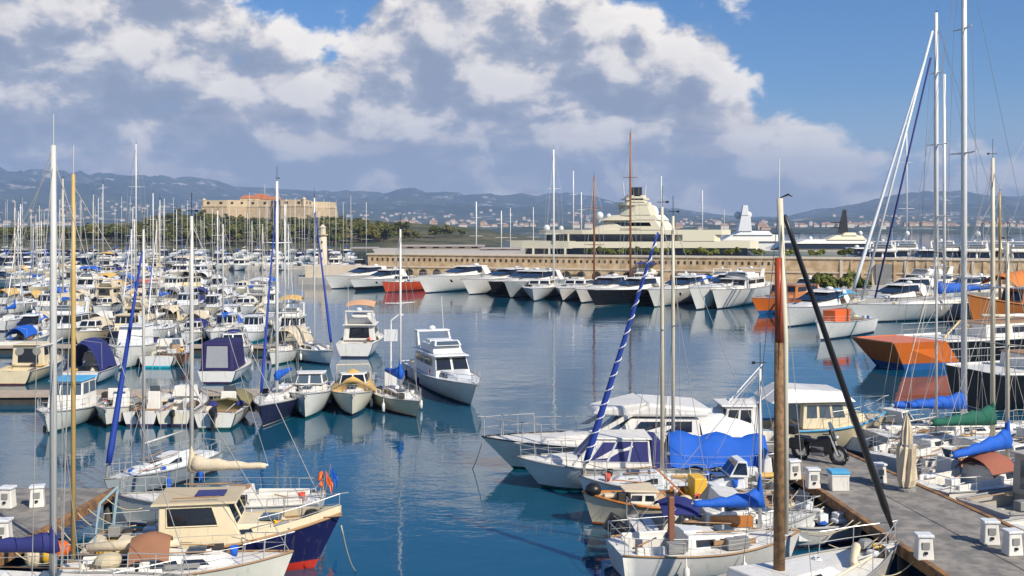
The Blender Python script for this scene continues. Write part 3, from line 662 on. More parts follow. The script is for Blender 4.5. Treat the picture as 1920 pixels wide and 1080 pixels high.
def crown_mesh(seed, w=4.6, h=3.4, z0=3.6, nl=14, per=75, q=.46, mm=None):
    r = random.Random(seed); mb = MB(); lobes = []
    for i in range(nl):
        a = r.uniform(0, 2*pi); d = sqrt(r.random())*w*.72; lobes.append((d*cos(a), d*sin(a), z0+h*(.25+.75*r.random())*(1-.45*(d/w)**2), r.uniform(.9, 1.7)*w/4.6))
    for (cx, cy, cz, R) in lobes:
        for k in range(per):
            v = Vector((r.gauss(0, 1), r.gauss(0, 1), r.gauss(0, .7))).normalized()*R*(r.random()**.35); v.z *= .72
            c = Vector((cx, cy, cz))+v; n = (v.normalized()+Vector((r.uniform(-.7, .7), r.uniform(-.7, .7), r.uniform(-.2, .9)))).normalized()
            u = n.orthogonal().normalized(); u.rotate(Matrix.Rotation(r.uniform(0, 6.3), 3, n)); v2 = n.cross(u); s = q*r.uniform(.6, 1.3)
            mb.add([c-u*s-v2*s*.5, c+u*s*.2-v2*s*.7, c+u*s+v2*s*.3, c-u*s*.2+v2*s*.8], [(0, 1, 2, 3)])
    me = bpy.data.meshes.new('crown'); me.from_pydata(mb.v, [], mb.f); me.materials.append(mm or PINE); return me, lobes
def trunk_mesh(lobes, H, r0=.22):
    mb = MB().tube([(0, 0, -.5), (.1, .05, H*.35), (.02, -.06, H*.7)], [r0, r0*.8, r0*.55], 6)
    for (x, y, z, R) in lobes[:6]: mb.tube([(.05, 0, H*.55), (x*.5, y*.5, (z+H*.6)/2), (x, y, z)], [r0*.5, r0*.32, r0*.12], 5)
    me = bpy.data.meshes.new('trunk'); me.from_pydata(mb.v, [], mb.f); me.materials.append(BARK); return me
TP = []
for s_, (ww, hh, zz) in enumerate(((5.0, 4.4, 2.0), (4.4, 5.0, 1.6), (5.4, 4.0, 2.4), (4.2, 5.2, 1.2), (4.8, 4.6, 1.8), (2.2, 7.5, 2.0))):
    cm, lb = crown_mesh(100+s_, ww, hh, zz); TP.append((cm, trunk_mesh(lb, zz+hh*.5)))
def tree(loc, k, sc, label, group, name='pine_tree', cat='tree'):
    o = thing(name, label, cat, loc, random.uniform(0, 6.3), group); o.scale = (sc, sc, sc*random.uniform(.9, 1.15))
    for nm, me in (('crown', TP[k][0]), ('trunk', TP[k][1])):
        c = bpy.data.objects.new(nm, me); C.objects.link(c); c.parent = o
    return o
def inside_fort(X, Y): return sqrt((X-FX)**2+(Y-FY)**2) < 50
pts = []; tsc = {}
def far_enough(X, Y, d): return all((X-a)**2+(Y-b)**2 > d*d for a, b in pts)
for i in range(14000):
    Y = random.uniform(470, 735); px = random.uniform(-40, 780); X = (px-960)/F*Y
    if inside_fort(X, Y): continue
    if px > 640 and Y < 500: continue
    z = head_z(X, Y)
    topy = HZ-(z+11-CAMH)/Y*F
    TL = [(-60, 428), (150, 425), (250, 414), (310, 403), (380, 398), (440, 406), (600, 406), (640, 406), (700, 414), (740, 422), (800, 434)]
    tl = next((lerp(b, d, (px-a)/(c-a)) for (a, b), (c, d) in zip(TL[:-1], TL[1:]) if a <= px <= c), 430)
    sc_ = min(random.uniform(1.1, 1.5), (CAMH+(HZ-tl+random.uniform(-3, 5))/F*Y-z)/7.6)
    if sc_ < .5: continue
    if px < 250 and Y < 600 and random.random() < .3: continue
    if not far_enough(X, Y, 7.4): continue
    pts.append((X, Y)); tsc[(X, Y)] = sc_
    if len(pts) >= 292: break
for X, Y in pts:
    px = 960+X/Y*F
    which = 'bushy pine tree on the left of the headland' if px < 250 else 'bushy pine tree on the slope below the fort' if px < 620 else 'bushy pine tree right of the fort'
    tree((X, Y, head_z(X, Y)-.3), random.randrange(5), tsc[(X, Y)], which, 'pines on the headland: '+which[11:])
for px, Y, k, sc, lb in ((335, 650, 5, 1.2, 'slim dark cypress rising above the pines left of the fort'), (817, 560, 0, 1.15, 'round pine standing apart at the right tip of the headland'), (842, 570, 1, 1.0, 'smaller pine beside the round one at the headland tip'), (755, 590, 2, 1.1, 'broad pine at the end of the wood by the marina'), (865, 575, 3, .7, 'low bushy tree at the far right end of the headland')):
    X = (px-960)/F*Y; tree((X, Y, max(.5, head_z(X, Y))-.3), k, sc, lb, None, 'cypress_tree' if k == 5 else 'pine_tree')

# ---- harbour wall and quays
STW = mat('harbour_wall_stone', (.47, .33, .18), .85, var=.28, scale=.8, bump=.03, streak=.22, col2=(.56, .43, .27))
COPE = mat('pale_coping_stone', (.60, .52, .40), .8, var=.15, scale=.8)
CONC = mat('quay_concrete', (.46, .42, .36), .85, var=.2, scale=.7, bump=.02)
A = Vector((atY(690, 0, 188).x, 188, 0)); Bq = Vector((atY(2050, 0, 150).x, 150, 0)); WL = (Bq-A).length
wall = thing('harbour_wall', 'long honey coloured stone wall with rows of small openings behind the moored yachts', 'wall', A, atan2(Bq.y-A.y, Bq.x-A.x))
WT = 5.1
part('wall_body', MB().box(0, WL, 0, 3.5, 0, WT), STW, wall)
part('coping', MB().box(-.2, WL+.2, -.18, 3.7, WT, WT+.28), COPE, wall)
part('string_course', MB().box(-.1, WL+.1, -.14, .3, 2.85, 3.1), COPE, wall)
n = int(WL*.62/1.05)
for k in range(n):
    x = .9+k*1.05
    part('opening', MB().hexa([(x-.17, -.05, 4.05), (x+.17, -.05, 4.05), (x+.17, .5, 4.05), (x-.17, .5, 4.05)], [(x-.17, -.05, 4.55), (x+.17, -.05, 4.55), (x+.17, .5, 4.55), (x-.17, .5, 4.55)]), DARK, wall)
for k in range(26):
    x = 3+k*2.7
    if 27 < x < 33: continue
    pr = [(-.75, 1.2), (.75, 1.2), (.75, 2.0)]+[(.75*cos(a*pi/6), 2.0+.6*sin(a*pi/6)) for a in range(1, 6)]+[(-.75, 2.0)]
    mbx = MB().loft([[Vector((x+u, y, v)) for u, v in pr] for y in (-.04, .6)], True, True); part('arched_doorway', mbx, DARK, wall)
for k in range(22):
    x = WL*.70+k*1.6; part('buttress', MB().hexa([(x, -.45, .8), (x+.45, -.45, .8), (x+.45, .1, .8), (x, .1, .8)], [(x, -.06, WT-.02), (x+.45, -.06, WT-.02), (x+.45, .1, WT-.02), (x, .1, WT-.02)]), STW if k % 3 else COPE, wall)
part('gate', MB().box(WL*.745, WL*.765, -.5, .2, 1.2, 4.4), GREYM, wall)
def poly_slab(name, pts_, z0, z1, m):
    return part(name, prism([Vector((a, b, 0)) for a, b in pts_][::-1] if False else [Vector((a, b, 0)) for a, b in pts_], z0, [Vector((a, b, 0)) for a, b in pts_], z1), m)
e0, e1 = at(560, 520, 1.2), at(2050, 545, 1.2)
setting(poly_slab('quay', [(atY(560, 0, 181).x, 181), (A.x, 179), (Bq.x+10, 128), (Bq.x+10, 152), (A.x, 190), (atY(560, 0, 192).x, 192)], -1, 1.15, CONC))
low = tag(poly_slab('quay_end_wall', [(atY(572, 0, 184).x, 184), (A.x-.3, 183), (A.x-.3, 189), (atY(572, 0, 190).x, 190)], 1.1, 3.2, COPE), 'low pale stone wall at the left end of the quay', 'wall')
prom = setting(poly_slab('promenade', [(A.x+1, 192), (A.x+26, 184), (A.x+30, 250), (A.x-8, 250)], 0, WT-.05, CONC))
# flat-roofed quay buildings over the wall's left end
for i, (x0, x1, y0, y1, Y, lb) in enumerate(((755, 905, 462, 472, 235, 'long low grey-roofed harbour building above the left end of the wall'), (660, 700, 466, 478, 240, 'small pale hut beside the wall end'), (905, 975, 467, 474, 225, 'low beige shed roof beside the big yacht bow'))):
    a, b = atY(x0, y0, Y), atY(x1, y1, Y); t_ = thing('quay_building', lb, 'building', ((a.x+b.x)/2, Y, WT))
    w_ = (b.x-a.x)/2; hh = a.z-WT
    part('wall', MB().box(-w_, w_, 0, 7, 0, hh), COPE, t_); part('roof', MB().box(-w_-.4, w_+.4, -.5, 7.5, hh, hh+.25), mat('grey_roof', (.36, .33, .32), .8), t_)
    for k in range(max(1, int(w_/1.5))): part('window', MB().box(-w_+1+k*3, -w_+2.4+k*3, -.05, .2, hh*.35, hh*.8), DARK, t_)
# planting along the wall top and the big shrub in front of it
sm, sl = crown_mesh(300, 2.6, 1.6, .6, 9, 70, .3, SHRUB); st_ = trunk_mesh(sl, 1.4, .08)
def shrub(loc, sc, label, group=None):
    o = thing('shrub', label, 'shrub', loc, random.uniform(0, 6), group); o.scale = sc
    for nm, me in (('foliage', sm), ('stem', st_)):
        c = bpy.data.objects.new(nm, me); C.objects.link(c); c.parent = o
for k, px in enumerate((1105, 1130, 1158, 1185, 1215, 1238, 1290, 1312, 1335, 1372, 1422, 1480, 1532, 1585)):
    Y = lerp(188, 150, (px-690)/1360)+2.2; shrub((atY(px, 0, Y).x, Y, WT+.2), (.62+.1*(k % 3), .5, .55+.1*(k % 2)), 'green shrub on top of the stone wall, %s from the left' % ('first second third fourth fifth sixth seventh eighth ninth tenth eleventh twelfth thirteenth last'.split()[k]), 'shrubs on top of the wall')
for k, (px, py, Y, sc) in enumerate(((1545, 545, 143, 1.0), (1575, 548, 141, 1.15), (1606, 545, 142, .95))):
    shrub((atY(px, 0, Y).x, Y, 1.1), (sc*1.0, sc*.9, sc*1.1), ('left', 'middle', 'right')[k]+' one of three big green bushes in front of the stone wall')

# ---- piers
PLK = mat('pier_deck', (.19, .18, .165), .8, var=.4, scale=2.2, bump=.015, col2=(.255, .235, .205), streak=.25)
RUST = mat('rusty_beam', (.33, .17, .06), .85, var=.4, scale=3, bump=.02, col2=(.14, .08, .05))
PILE = mat('wet_pile', (.05, .045, .035), .7, var=.4, scale=4)
def pier(name, label, L0, L1, R0, R1, n, z=1.15, edge_side=1):
    """deck panels between a left and a right edge, from far (0) to near (1); the edge beam and piles stand under it"""
    o = thing(name, label, 'pier', (0, 0, 0)); g = .012
    for i in range(n):
        for j in range(2):
            def Q(u, v): return Vector(L0).lerp(Vector(L1), u).lerp(Vector(R0).lerp(Vector(R1), u), v)
            u0, u1, v0, v1 = i/n, (i+1)/n, j/2, (j+1)/2; dz = random.uniform(-.006, .006); uu = g/( (Vector(L0)-Vector(L1)).length/n)/n
            q = [Q(u1-uu, v0+.004), Q(u1-uu, v1-.004), Q(u0+uu, v1-.004), Q(u0+uu, v0+.004)]
            part('deck_panel', MB().hexa([(a.x, a.y, z-.12) for a in q], [(a.x, a.y, z+dz) for a in q]), PLK, o, bevel=.012)
    for (a, b) in ((L0, L1), (R0, R1)):
        a, b = Vector(a), Vector(b); d = (b-a).normalized(); nn = Vector((-d.y, d.x, 0))*.1
        part('edge_beam', MB().hexa([(a-nn)-Vector((0, 0, .30)), b-nn-Vector((0, 0, .30)), b+nn-Vector((0, 0, .30)), a+nn-Vector((0, 0, .30))], [a-nn+Vector((0, 0, .035)), b-nn+Vector((0, 0, .035)), b+nn+Vector((0, 0, .035)), a+nn+Vector((0, 0, .035))]), RUST, o, bevel=.02)
    c0, c1 = (Vector(L0)+Vector(R0))/2, (Vector(L1)+Vector(R1))/2; 
    part('underframe', MB().hexa(*[[(Vector(L0).lerp(Vector(R0), .1)*1).to_3d()[:2]+(zz,) if False else (v.x, v.y, zz) for v in (Vector(L0).lerp(Vector(R0), .1), Vector(L0).lerp(Vector(R0), .9), Vector(L1).lerp(Vector(R1), .9), Vector(L1).lerp(Vector(R1), .1))] for zz in (z-.55, z-.13)]), PILE, o)
    for i in range(n//2+1):
        for v in (.06, .94):
            q = Vector(L0).lerp(Vector(L1), i/(n//2)).lerp(Vector(R0).lerp(Vector(R1), i/(n//2)), v)
            part('pile', MB().tube([(q.x, q.y, -2), (q.x, q.y, z-.14)], .16, 8), PILE, o, smooth=True)
    return o
def ext(a, b, d):   # point on the line a-b at depth d
    k = (d-a.y)/(b.y-a.y); return a+(b-a)*k
la, lb_ = at(1470, 872, 1.15), at(1690, 1022, 1.15); ra, rb_ = at(1690, 895, 1.15), at(1920, 998, 1.15)
pier('jetty', 'grey weathered jetty running in from the lower right corner', ext(la, lb_, 42.5), ext(la, lb_, 21), ext(ra, rb_, 42.5), ext(ra, rb_, 21), 11)
la2, lb2 = at(190, 930, 1.15), at(0, 1040, 1.15)
r0, r1 = ext(la2, lb2, 35.5), ext(la2, lb2, 20)
pier('jetty', 'grey weathered jetty in the lower left corner', r0-Vector((4.4, 0, 0)), r1-Vector((4.4, 0, 0)), r0, r1, 8)
pa, pb = at(-60, 737, .55), at(715, 732, .55)
PONT = mat('pontoon_boards', (.42, .34, .26), .85, var=.3, scale=2)
def pontoon(label, a, b, wd, z=.55):
    d = (b-a).normalized(); nn = Vector((-d.y, d.x, 0))*wd/2; o = thing('floating_pontoon', label, 'pontoon', (0, 0, 0)); n = max(2, int((b-a).length/6))
    for i in range(n):
        p0, p1 = a.lerp(b, i/n)+d*.03, a.lerp(b, (i+1)/n)-d*.03
        q = [p0-nn, p1-nn, p1+nn, p0+nn]
        s_ = part('deck_section', MB().hexa([(v.x, v.y, z-.12) for v in q], [(v.x, v.y, z) for v in q]), PONT, o)
        q = [p0-nn*.85+d*.3, p1-nn*.85-d*.3, p1+nn*.85-d*.3, p0+nn*.85+d*.3]
        part('float', MB().hexa([(v.x, v.y, -.3) for v in q], [(v.x, v.y, z-.12) for v in q]), PILE, s_)
    return o
pontoon('long boarded pontoon behind the front row of boats on the left', pa, pb, 2.0)
# ---------------------------------------------------------------- boats: left jetty, foreground
random.seed(21)
H_W = hullmat((.74, .73, .69)); H_WB = hullmat((.74, .74, .71), stripe=(.02, .06, .35), z1=.2); H_WG = hullmat((.72, .72, .66), stripe=(.02, .10, .08), bottom=(.01, .05, .04), z1=.12)
H_WC = hullmat((.74, .75, .74), stripe=(.02, .42, .55), bottom=(.01, .25, .33), z1=.16); H_CR = hullmat((.70, .60, .40), stripe=(.30, .08, .03), z1=.10)
H_NAVY = hullmat((.012, .014, .075), stripe=(.55, .035, .02), bottom=(.50, .03, .02), z0=.05, z1=.26); H_BLK = hullmat((.010, .010, .012), stripe=(.5, .48, .42), bottom=(.05, .01, .01), z1=.12)
H_DK = hullmat((.02, .022, .06), stripe=(.55, .53, .5), z1=.1); H_RED = hullmat((.50, .07, .03), stripe=(.05, .02, .02), z1=.1); H_GRY = hullmat((.30, .34, .36), stripe=(.03, .05, .08))
H_ORG = hullmat((.74, .17, .02), stripe=(.02, .12, .36), bottom=(.02, .10, .32), z0=-.1, z1=.48, rough=.3); H_BKS = hullmat((.012, .012, .014), stripe=(.02, .12, .36), bottom=(.02, .10, .32), z0=-.1, z1=.32)
H_WD = hullmat((.66, .58, .42), stripe=(.45, .12, .03), z1=.12)
def ztop(py, Y): return CAMH-(py-HZ)/F*Y

# white sailing boat with the cream sail on its boom
o, L = newboat('sailboat', 'white sailboat with cream furled mainsail on its boom, stern flags to the right', 'sailboat', bow=(215, 985), stern=(605, 985))
H = sailboat(o, L, H_W, WHITE, mast_top=ztop(405, o.location.y), mast_x=L*.13, mm=ALU, cov=BEIGE, r=.075, teak=False, sp=1, rw=.012, trim=TEAK, fat=1.0, boomtilt=.03, fb=.95)
for k, m_ in ((.55, ORANGE), (-.35, BLUE)):
    p_ = part('flag_staff', MB().tube([(-L*.5, k, .9), (-L*.53, k, 2.05)], .014, 5), TEAK, o)
    secs = [[Vector((-L*.53-.02-j*.07, k+.06*sin(j*1.8+i*.6), 2.0-.40*i/5-.14*j)) for j in range(4)] for i in range(6)]
    part('flag', MB().loft(secs), m_, p_)
part('horseshoe_buoy', MB().tube([(-L*.48+.02, -.55+.22*cos(a*.6), 1.45+.22*sin(a*.6)) for a in range(9)], .07, 8), ORANGE, o, smooth=True)
# blue jib furled on the stay of the left hand mast group
# cream wheelhouse fishing boat with navy bow
o, L = newboat('fishing_boat', 'cream wheelhouse fishing boat with navy blue bow and red waterline', 'fishing boat', bow=(640, 1062), stern=(165, 1080))
B = 2.75; H = Hull(L, B, 1.6, .95, tw=.75, rake=1.0, p=2.0, full=.42, dip=.05, draft=.4)
H.build(o, H_NAVY, CREAM, cockpit=(-L*.45, -L*.16, B*.36), floor_d=.5, rail_m=TEAK, rail_r=.045)
zd = H.edge(0)[1]
bw = MB()
for sg in (1, -1): bw.loft([[H.pt(i/16, 1, sg)+Vector((0, -sg*.03, .02)), H.pt(i/16, 1, sg)+Vector((0, -sg*.03, .26))] for i in range(3, 17)])
part('bulwark', bw, CREAM, o)
house(o, L*.02, L*.34, B*.70, B*.34, zd-.05, zd+.55, rf=.6, rb=.02, tum=.1, m=CREAM, side=[(.3, .5, .35, .75)], name='trunk_cabin', zf=zd+.42)
part('foredeck_hatch', MB().cbox((L*.22, 0, zd+.53), (.6, .6, .08)), GLASSB, o, bevel=.02)
c = house(o, -L*.20, L*.13, B*.72, B*.66, zd-.05, zd+1.18, rf=.55, rb=.0, tum=.08, m=CREAM, side=[(.12, .76, .5, .92)], front=2, back=1, name='wheelhouse', fv=(.48, .92), roof=mat('buff_roof', (.50, .42, .28), .7), over=.22, frame=CREAM)
part('roof_hatch', MB().cbox((-L*.02, 0, zd+1.28), (.85, .55, .07)), NAVYV, c, bevel=.02)
[part('handrail', MB().tube([(-L*.15, sg*B*.3, zd+1.36), (L*.03, sg*B*.27, zd+1.36)], .02, 5), TEAK, c) for sg in (1, -1)]
clutter(o, H, 9, -.45, -.2); clutter(o, H, 4, .2, .4)
rails(o, H, L*.18, L*.49, .62, n=4, name='bow_rail'); rails(o, H, -L*.48, -L*.18, .6, n=3, bowclose=False, name='stern_rail')
part('engine_box', MB().box(-L*.38, -L*.26, -.45, .45, zd-.5, zd+.05), CREAM, o, bevel=.04); part('fish_box', MB().box(-L*.44, -L*.40, -.8, .3, zd-.5, zd-.1), YELLOW, o, bevel=.03)
part('gantry', MB().tube([(-L*.44, -1.0, zd), (-L*.42, -.95, zd+1.3), (-L*.42, .95, zd+1.3), (-L*.44, 1.0, zd)], .045, 6), mat('gantry_grey_blue', (.30, .42, .46), .6), o)
fenders(o, H, [-L*.3, L*.02], WHITE)
# low white boat with brown hood in the lowest left corner
o, L = newboat('sailboat', 'low white boat with brown spray hood and bow pulpit at the lower left', 'sailboat', bow=(550, 1105), stern=(110, 1135))
H = sailboat(o, L, hullmat((.70, .68, .58), stripe=(.3, .28, .2)), WHITE, mast_top=ztop(325, 27.2), mast_x=-L*.44, mm=YWOOD, r=.065, boom=False, sp=0, fb=.95, dodger=mat('brown_canvas', (.28, .13, .07), .85, bump=.01), teak=True, vane=False)
zd = H.edge(0)[1]
part('net_heap', MB().sphere((-L*.3, .2, zd+.15), .4, 10, .6), ROPE, o); part('long_window', MB().box(-L*.05, L*.1, -H.B*.30-.02, -H.B*.30+.03, zd+.08, zd+.2), GREYM, o)
part('rolled_sail', MB().tube([(-L*.4, .55, zd+.45), (-L*.2, .5, zd+.5), (L*.0, .45, zd+.48)], [.13, .17, .12], 8), BEIGE, o, smooth=True)
# boat below the frame: grey mast with blue cover
o, L = newboat('sailboat', 'sailboat with tall grey mast and dark blue cover at its foot, far left', 'sailboat', at_=(40, 1190), L=8.5, hd=8, end='mid')
H = sailboat(o, L, H_W, WHITE, mast_top=ztop(272, o.location.y), mast_x=(at(97, 1190).x-o.location.x), mm=ALU, cov=NAVY, r=.09, fat=.9, sp=1, vane=False)
# blue and white furled sail crossing the far left corner
o, L = newboat('sailboat', 'white sailboat at the left edge with blue and white furled jib', 'sailboat', at_=(-130, 985), L=8, hd=325, end='mid')
H = sailboat(o, L, H_WB, WHITE, mast_top=12.5, mast_x=L*.05, mm=ALU, jib=BLUE, jibr=.16, sp=1)
# the tall blue furled jib left of centre: dark boat bow at the jetty
o, L = newboat('sailboat', 'small grey sailboat behind the left jetty under a long blue furled jib', 'sailboat', bow=(195, 945), stern=(395, 880))
H = sailboat(o, L, H_GRY, WHITE2, mast_top=ztop(430, 39), mast_x=L*.16, mm=ALU, jib=BLUE, jibr=.13, sp=1, fb=.8, r=.06)
for k, (px, py, lb) in enumerate(((30, 1040, 'pale yellow buoy hung against the left jetty'), (58, 1034, 'mustard buoy between two others on the left jetty'), (84, 1028, 'round orange buoy hung at the left jetty'))):
    q = at(px, py, .75); b_ = tag(part('hanging_buoy', MB().sphere((0, 0, 0), .26, 12, (1.5, 1.35, 1.0)[k]).tube([(0, 0, .3), (0, 0, .5)], .02, 5), (BEIGE, YELLOW, ORANGE)[k], None, smooth=True, loc=(q.x+.5, q.y, .72)), lb, 'buoy')

# ---------------------------------------------------------------- front row on the long pontoon (bows to us)
def bowto(name, label, cat, px, py, L, hd=270, group=None): return newboat(name, label, cat, at_=(px, py), L=L, hd=hd, end='bow', group=group)
o, L = bowto('motorboat', 'white motorboat with pale blue wheelhouse roof at the left end of the front row', 'motorboat', 82, 818, 6.8, 272)
cruiser(o, L, 'pilot', H_WG, WHITE, top=SKYB, glass=GLASSB, fend=2, B=2.7)
o, L = bowto('open_boat', 'small open white boat with square white console, dark green bottom', 'open boat', 195, 806, 4.6, 272)
H = cruiser(o, L, 'open', hullmat((.66, .64, .56), stripe=(.012, .02, .016), bottom=(.01, .06, .05), z1=.22), WHITE, ob=.7, B=2.1, fb=.85)
part('screen_board', MB().box(-.1, .05, -.62, .5, .4, 1.75), WHITE, o, bevel=.03); part('red_bag', MB().sphere((-.3, -.75, 1.0), .18, 8), RED, o)
for px, kind, lb in ((262, 'open', 'small white outboard boat moored stern out, left of two by the pontoon'), (325, 'cuddy', 'low white cuddy boat lying along the pontoon')):
    o, L = newboat('motorboat', lb, 'motorboat', at_=(px, 800), L=4.6 if kind == 'open' else 5.0, hd=90 if kind == 'open' else 92, end='stern')
    cruiser(o, L, kind, H_W if kind == 'open' else hullmat((.72, .68, .56)), WHITE, ob=.75, B=2.0)
o, L = newboat('motorboat', 'white boat stern out with grey outboard and bundled olive cover', 'motorboat', at_=(402, 806), L=5.6, hd=90, end='stern')
H = cruiser(o, L, 'open', H_WG, WHITE, ob=1.1, B=2.35); cover(o, H, -L*.1, L*.42, mat('olive_canvas', (.22, .19, .09), .9, bump=.02), .5)
o, L = bowto('sailboat', 'dark hulled sailboat in the front row with blue wrapped forestay', 'sailboat', 487, 806, 8.2, 268)
sailboat(o, L, H_DK, WHITE, B=2.6, mast_top=ztop(350, 62), mast_x=L*.1, mm=ALUW, cov=BLUE, jib=BLUE, jibr=.09, sp=2, fb=1.1, r=.09, rw=.014)
o, L = bowto('motorboat', 'white cabin cruiser with two-pane windscreen, left of the tan-covered boat', 'motorboat', 570, 789, 6.4, 275)
cruiser(o, L, 'cuddy', H_WG, WHITE, glass=GLASSB, top=WHITE, fend=2, B=2.55, fb=1.15)
o, L = bowto('motorboat', 'white speedboat with tan canvas cockpit cover and cream roll bar', 'motorboat', 660, 784, 6.2, 278)
H = cruiser(o, L, 'cuddy', hullmat((.74, .70, .56), stripe=(.02, .03, .09)), WHITE, B=2.5, arch=True, canm=CREAM, fend=2, fb=1.05)
cover(o, H, -L*.42, L*.17, TAN, .2, .1, 10, 'cockpit_cover', ridge=(.7, 1.15, .5))
o, L = newboat('sailboat', 'cream hulled small sailboat with twin pale spars beside the flybridge cruiser', 'sailboat', bow=(786, 786), stern=(712, 752))
sailboat(o, max(L, 5.6), H_CR, WHITE, B=2.2, mast_top=ztop(430, 57), mast_x=.3, mm=ALUW, cov=BLUE, sp=1, fb=.85, r=.07, fat=1.3)
o, L = newboat('motor_yacht', 'white flybridge cruiser at the end of the pontoon, bow to the right', 'motor yacht', bow=(893, 768), stern=(787, 704))
print('fly L', L)
cruiser(o, L, 'fly', H_WG, WHITE2, B=3.2, fend=2, fb=1.15, frame=WHITE)
q = at(733, 735, .55); sg_ = thing('pontoon_lamp', 'white lamp post with square sign board at the pontoon end', 'lamp post', (q.x, q.y, .55))
part('box', MB().box(-.35, .35, -.3, .3, 0, 1.3), WHITE2, sg_, bevel=.03); part('post', MB().tube([(0, 0, 1.3), (0, 0, 4.2)], .05, 6), ALUW, sg_); part('sign_board', MB().box(-.4, .4, -.06, -.02, 3.0, 3.7), WHITE2, sg_)
part('lamp_head', MB().tube([(0, 0, 4.2), (.5, 0, 4.6), (.7, 0, 4.5)], [.05, .05, .12], 6), ALUW, sg_)
# ---------------------------------------------------------------- second row, behind the pontoon
o, L = newboat('motorboat', 'cream cabin boat with round portholes at the left edge', 'motorboat', at_=(18, 722), L=7, hd=90, end='stern'); H = cruiser(o, L, 'pilot', H_CR, CREAM, B=3.0)
for y in (-.6, .55): part('porthole', MB().lathe((0, 0, 0), [(.02, -.02), (.28, -.02), (.28, .04), (.2, .04)], 12), GREYM, o).matrix_local = Matrix.Translation((-L*.14-.02, y, 1.9)) @ Matrix.Rotation(-pi/2, 4, 'Y')
o, L = newboat('motorboat', 'boat wrapped in a navy cockpit tent behind the yellow mast', 'motorboat', at_=(150, 722), L=6, hd=90, end='stern'); H = cruiser(o, L, 'cuddy', H_W, WHITE, B=2.7); canopy(o, -L*.46, L*.02, 2.5, 1.0, 2.9, NAVY, 'cockpit_tent', 8, drop=1.9)
o, L = bowto('motorboat', 'tall white pilothouse boat facing us with grey green hull', 'motorboat', 215, 697, 7.6, 270); cruiser(o, L, 'pilot', H_WG, WHITE2, B=2.9, glass=mat('white_screen_cover', (.72, .71, .68), .7), fb=1.5, fend=1)
o, L = newboat('motorboat', 'white boat with turquoise waterline, stern towards us', 'motorboat', at_=(293, 690), L=6, hd=88, end='stern'); cruiser(o, L, 'cuddy', H_WC, WHITE, B=2.9)
o, L = bowto('wooden_boat', 'wooden boat with red stripe and tan bow beside the grey mast', 'boat', 345, 690, 5.5, 300); cruiser(o, L, 'open', hullmat((.40, .17, .08), stripe=(.6, .55, .45), z1=.12), TEAK, B=2.0)
o, L = newboat('motorboat', 'boat under a dark purple blue tent with a clear rear window', 'motorboat', at_=(406, 720), L=6.2, hd=90, end='stern'); H = cruiser(o, L, 'cuddy', H_W, WHITE, B=2.8)
tn = house(o, -L*.49, L*.02, 2.3, 2.2, .75, 2.75, rf=.3, rb=.12, tum=.12, m=mat('purple_canvas', (.018, .014, .085), .7), back=1, glass=mat('clear_plastic_window', (.34, .35, .38), .3), name='cockpit_tent', bevel=.2)
o, L = bowto('motorboat', 'white walkaround boat facing us behind the purple tent', 'motorboat', 436, 690, 7.4, 285); cruiser(o, L, 'cuddy', H_WB, WHITE, B=2.8, arch=True, can=NAVY, fend=1, fb=1.2)
o, L = bowto('sailboat', 'white sailboat carrying a rounded beige winter cover', 'sailboat', 505, 688, 7.5, 262); H = sailboat(o, L, H_WG, WHITE, B=2.6, mast_top=12.0, mm=ALUW, fb=.95, r=.06); canopy(o, -L*.35, L*.1, 2.5, 1.1, 2.6, BEIGE, 'winter_cover', 8, drop=1.2, frame=False)
o, L = newboat('sailboat', 'white sailboat with vertical hull stripes under a blue furled jib', 'sailboat', bow=(624, 686), stern=(545, 668)); L = max(L, 6.5); H = sailboat(o, L, H_W, WHITE, B=2.4, mast_top=12.5, mm=ALUW, jib=BLUE, jibr=.12, fb=1.0, r=.06)
o, L = newboat('motorboat', 'white cruiser stern to us with orange edged bimini on its flybridge', 'motorboat', at_=(664, 671), L=8.2, hd=88, end='stern'); H = cruiser(o, L, 'fly', H_W, WHITE, B=3.3, can=mat('peach_canvas', (.62, .36, .20), .8), fb=1.15)
pontoon('short boarded pontoon between the second and third rows', at(-80, 648, .55), at(560, 648, .55), 2.0)

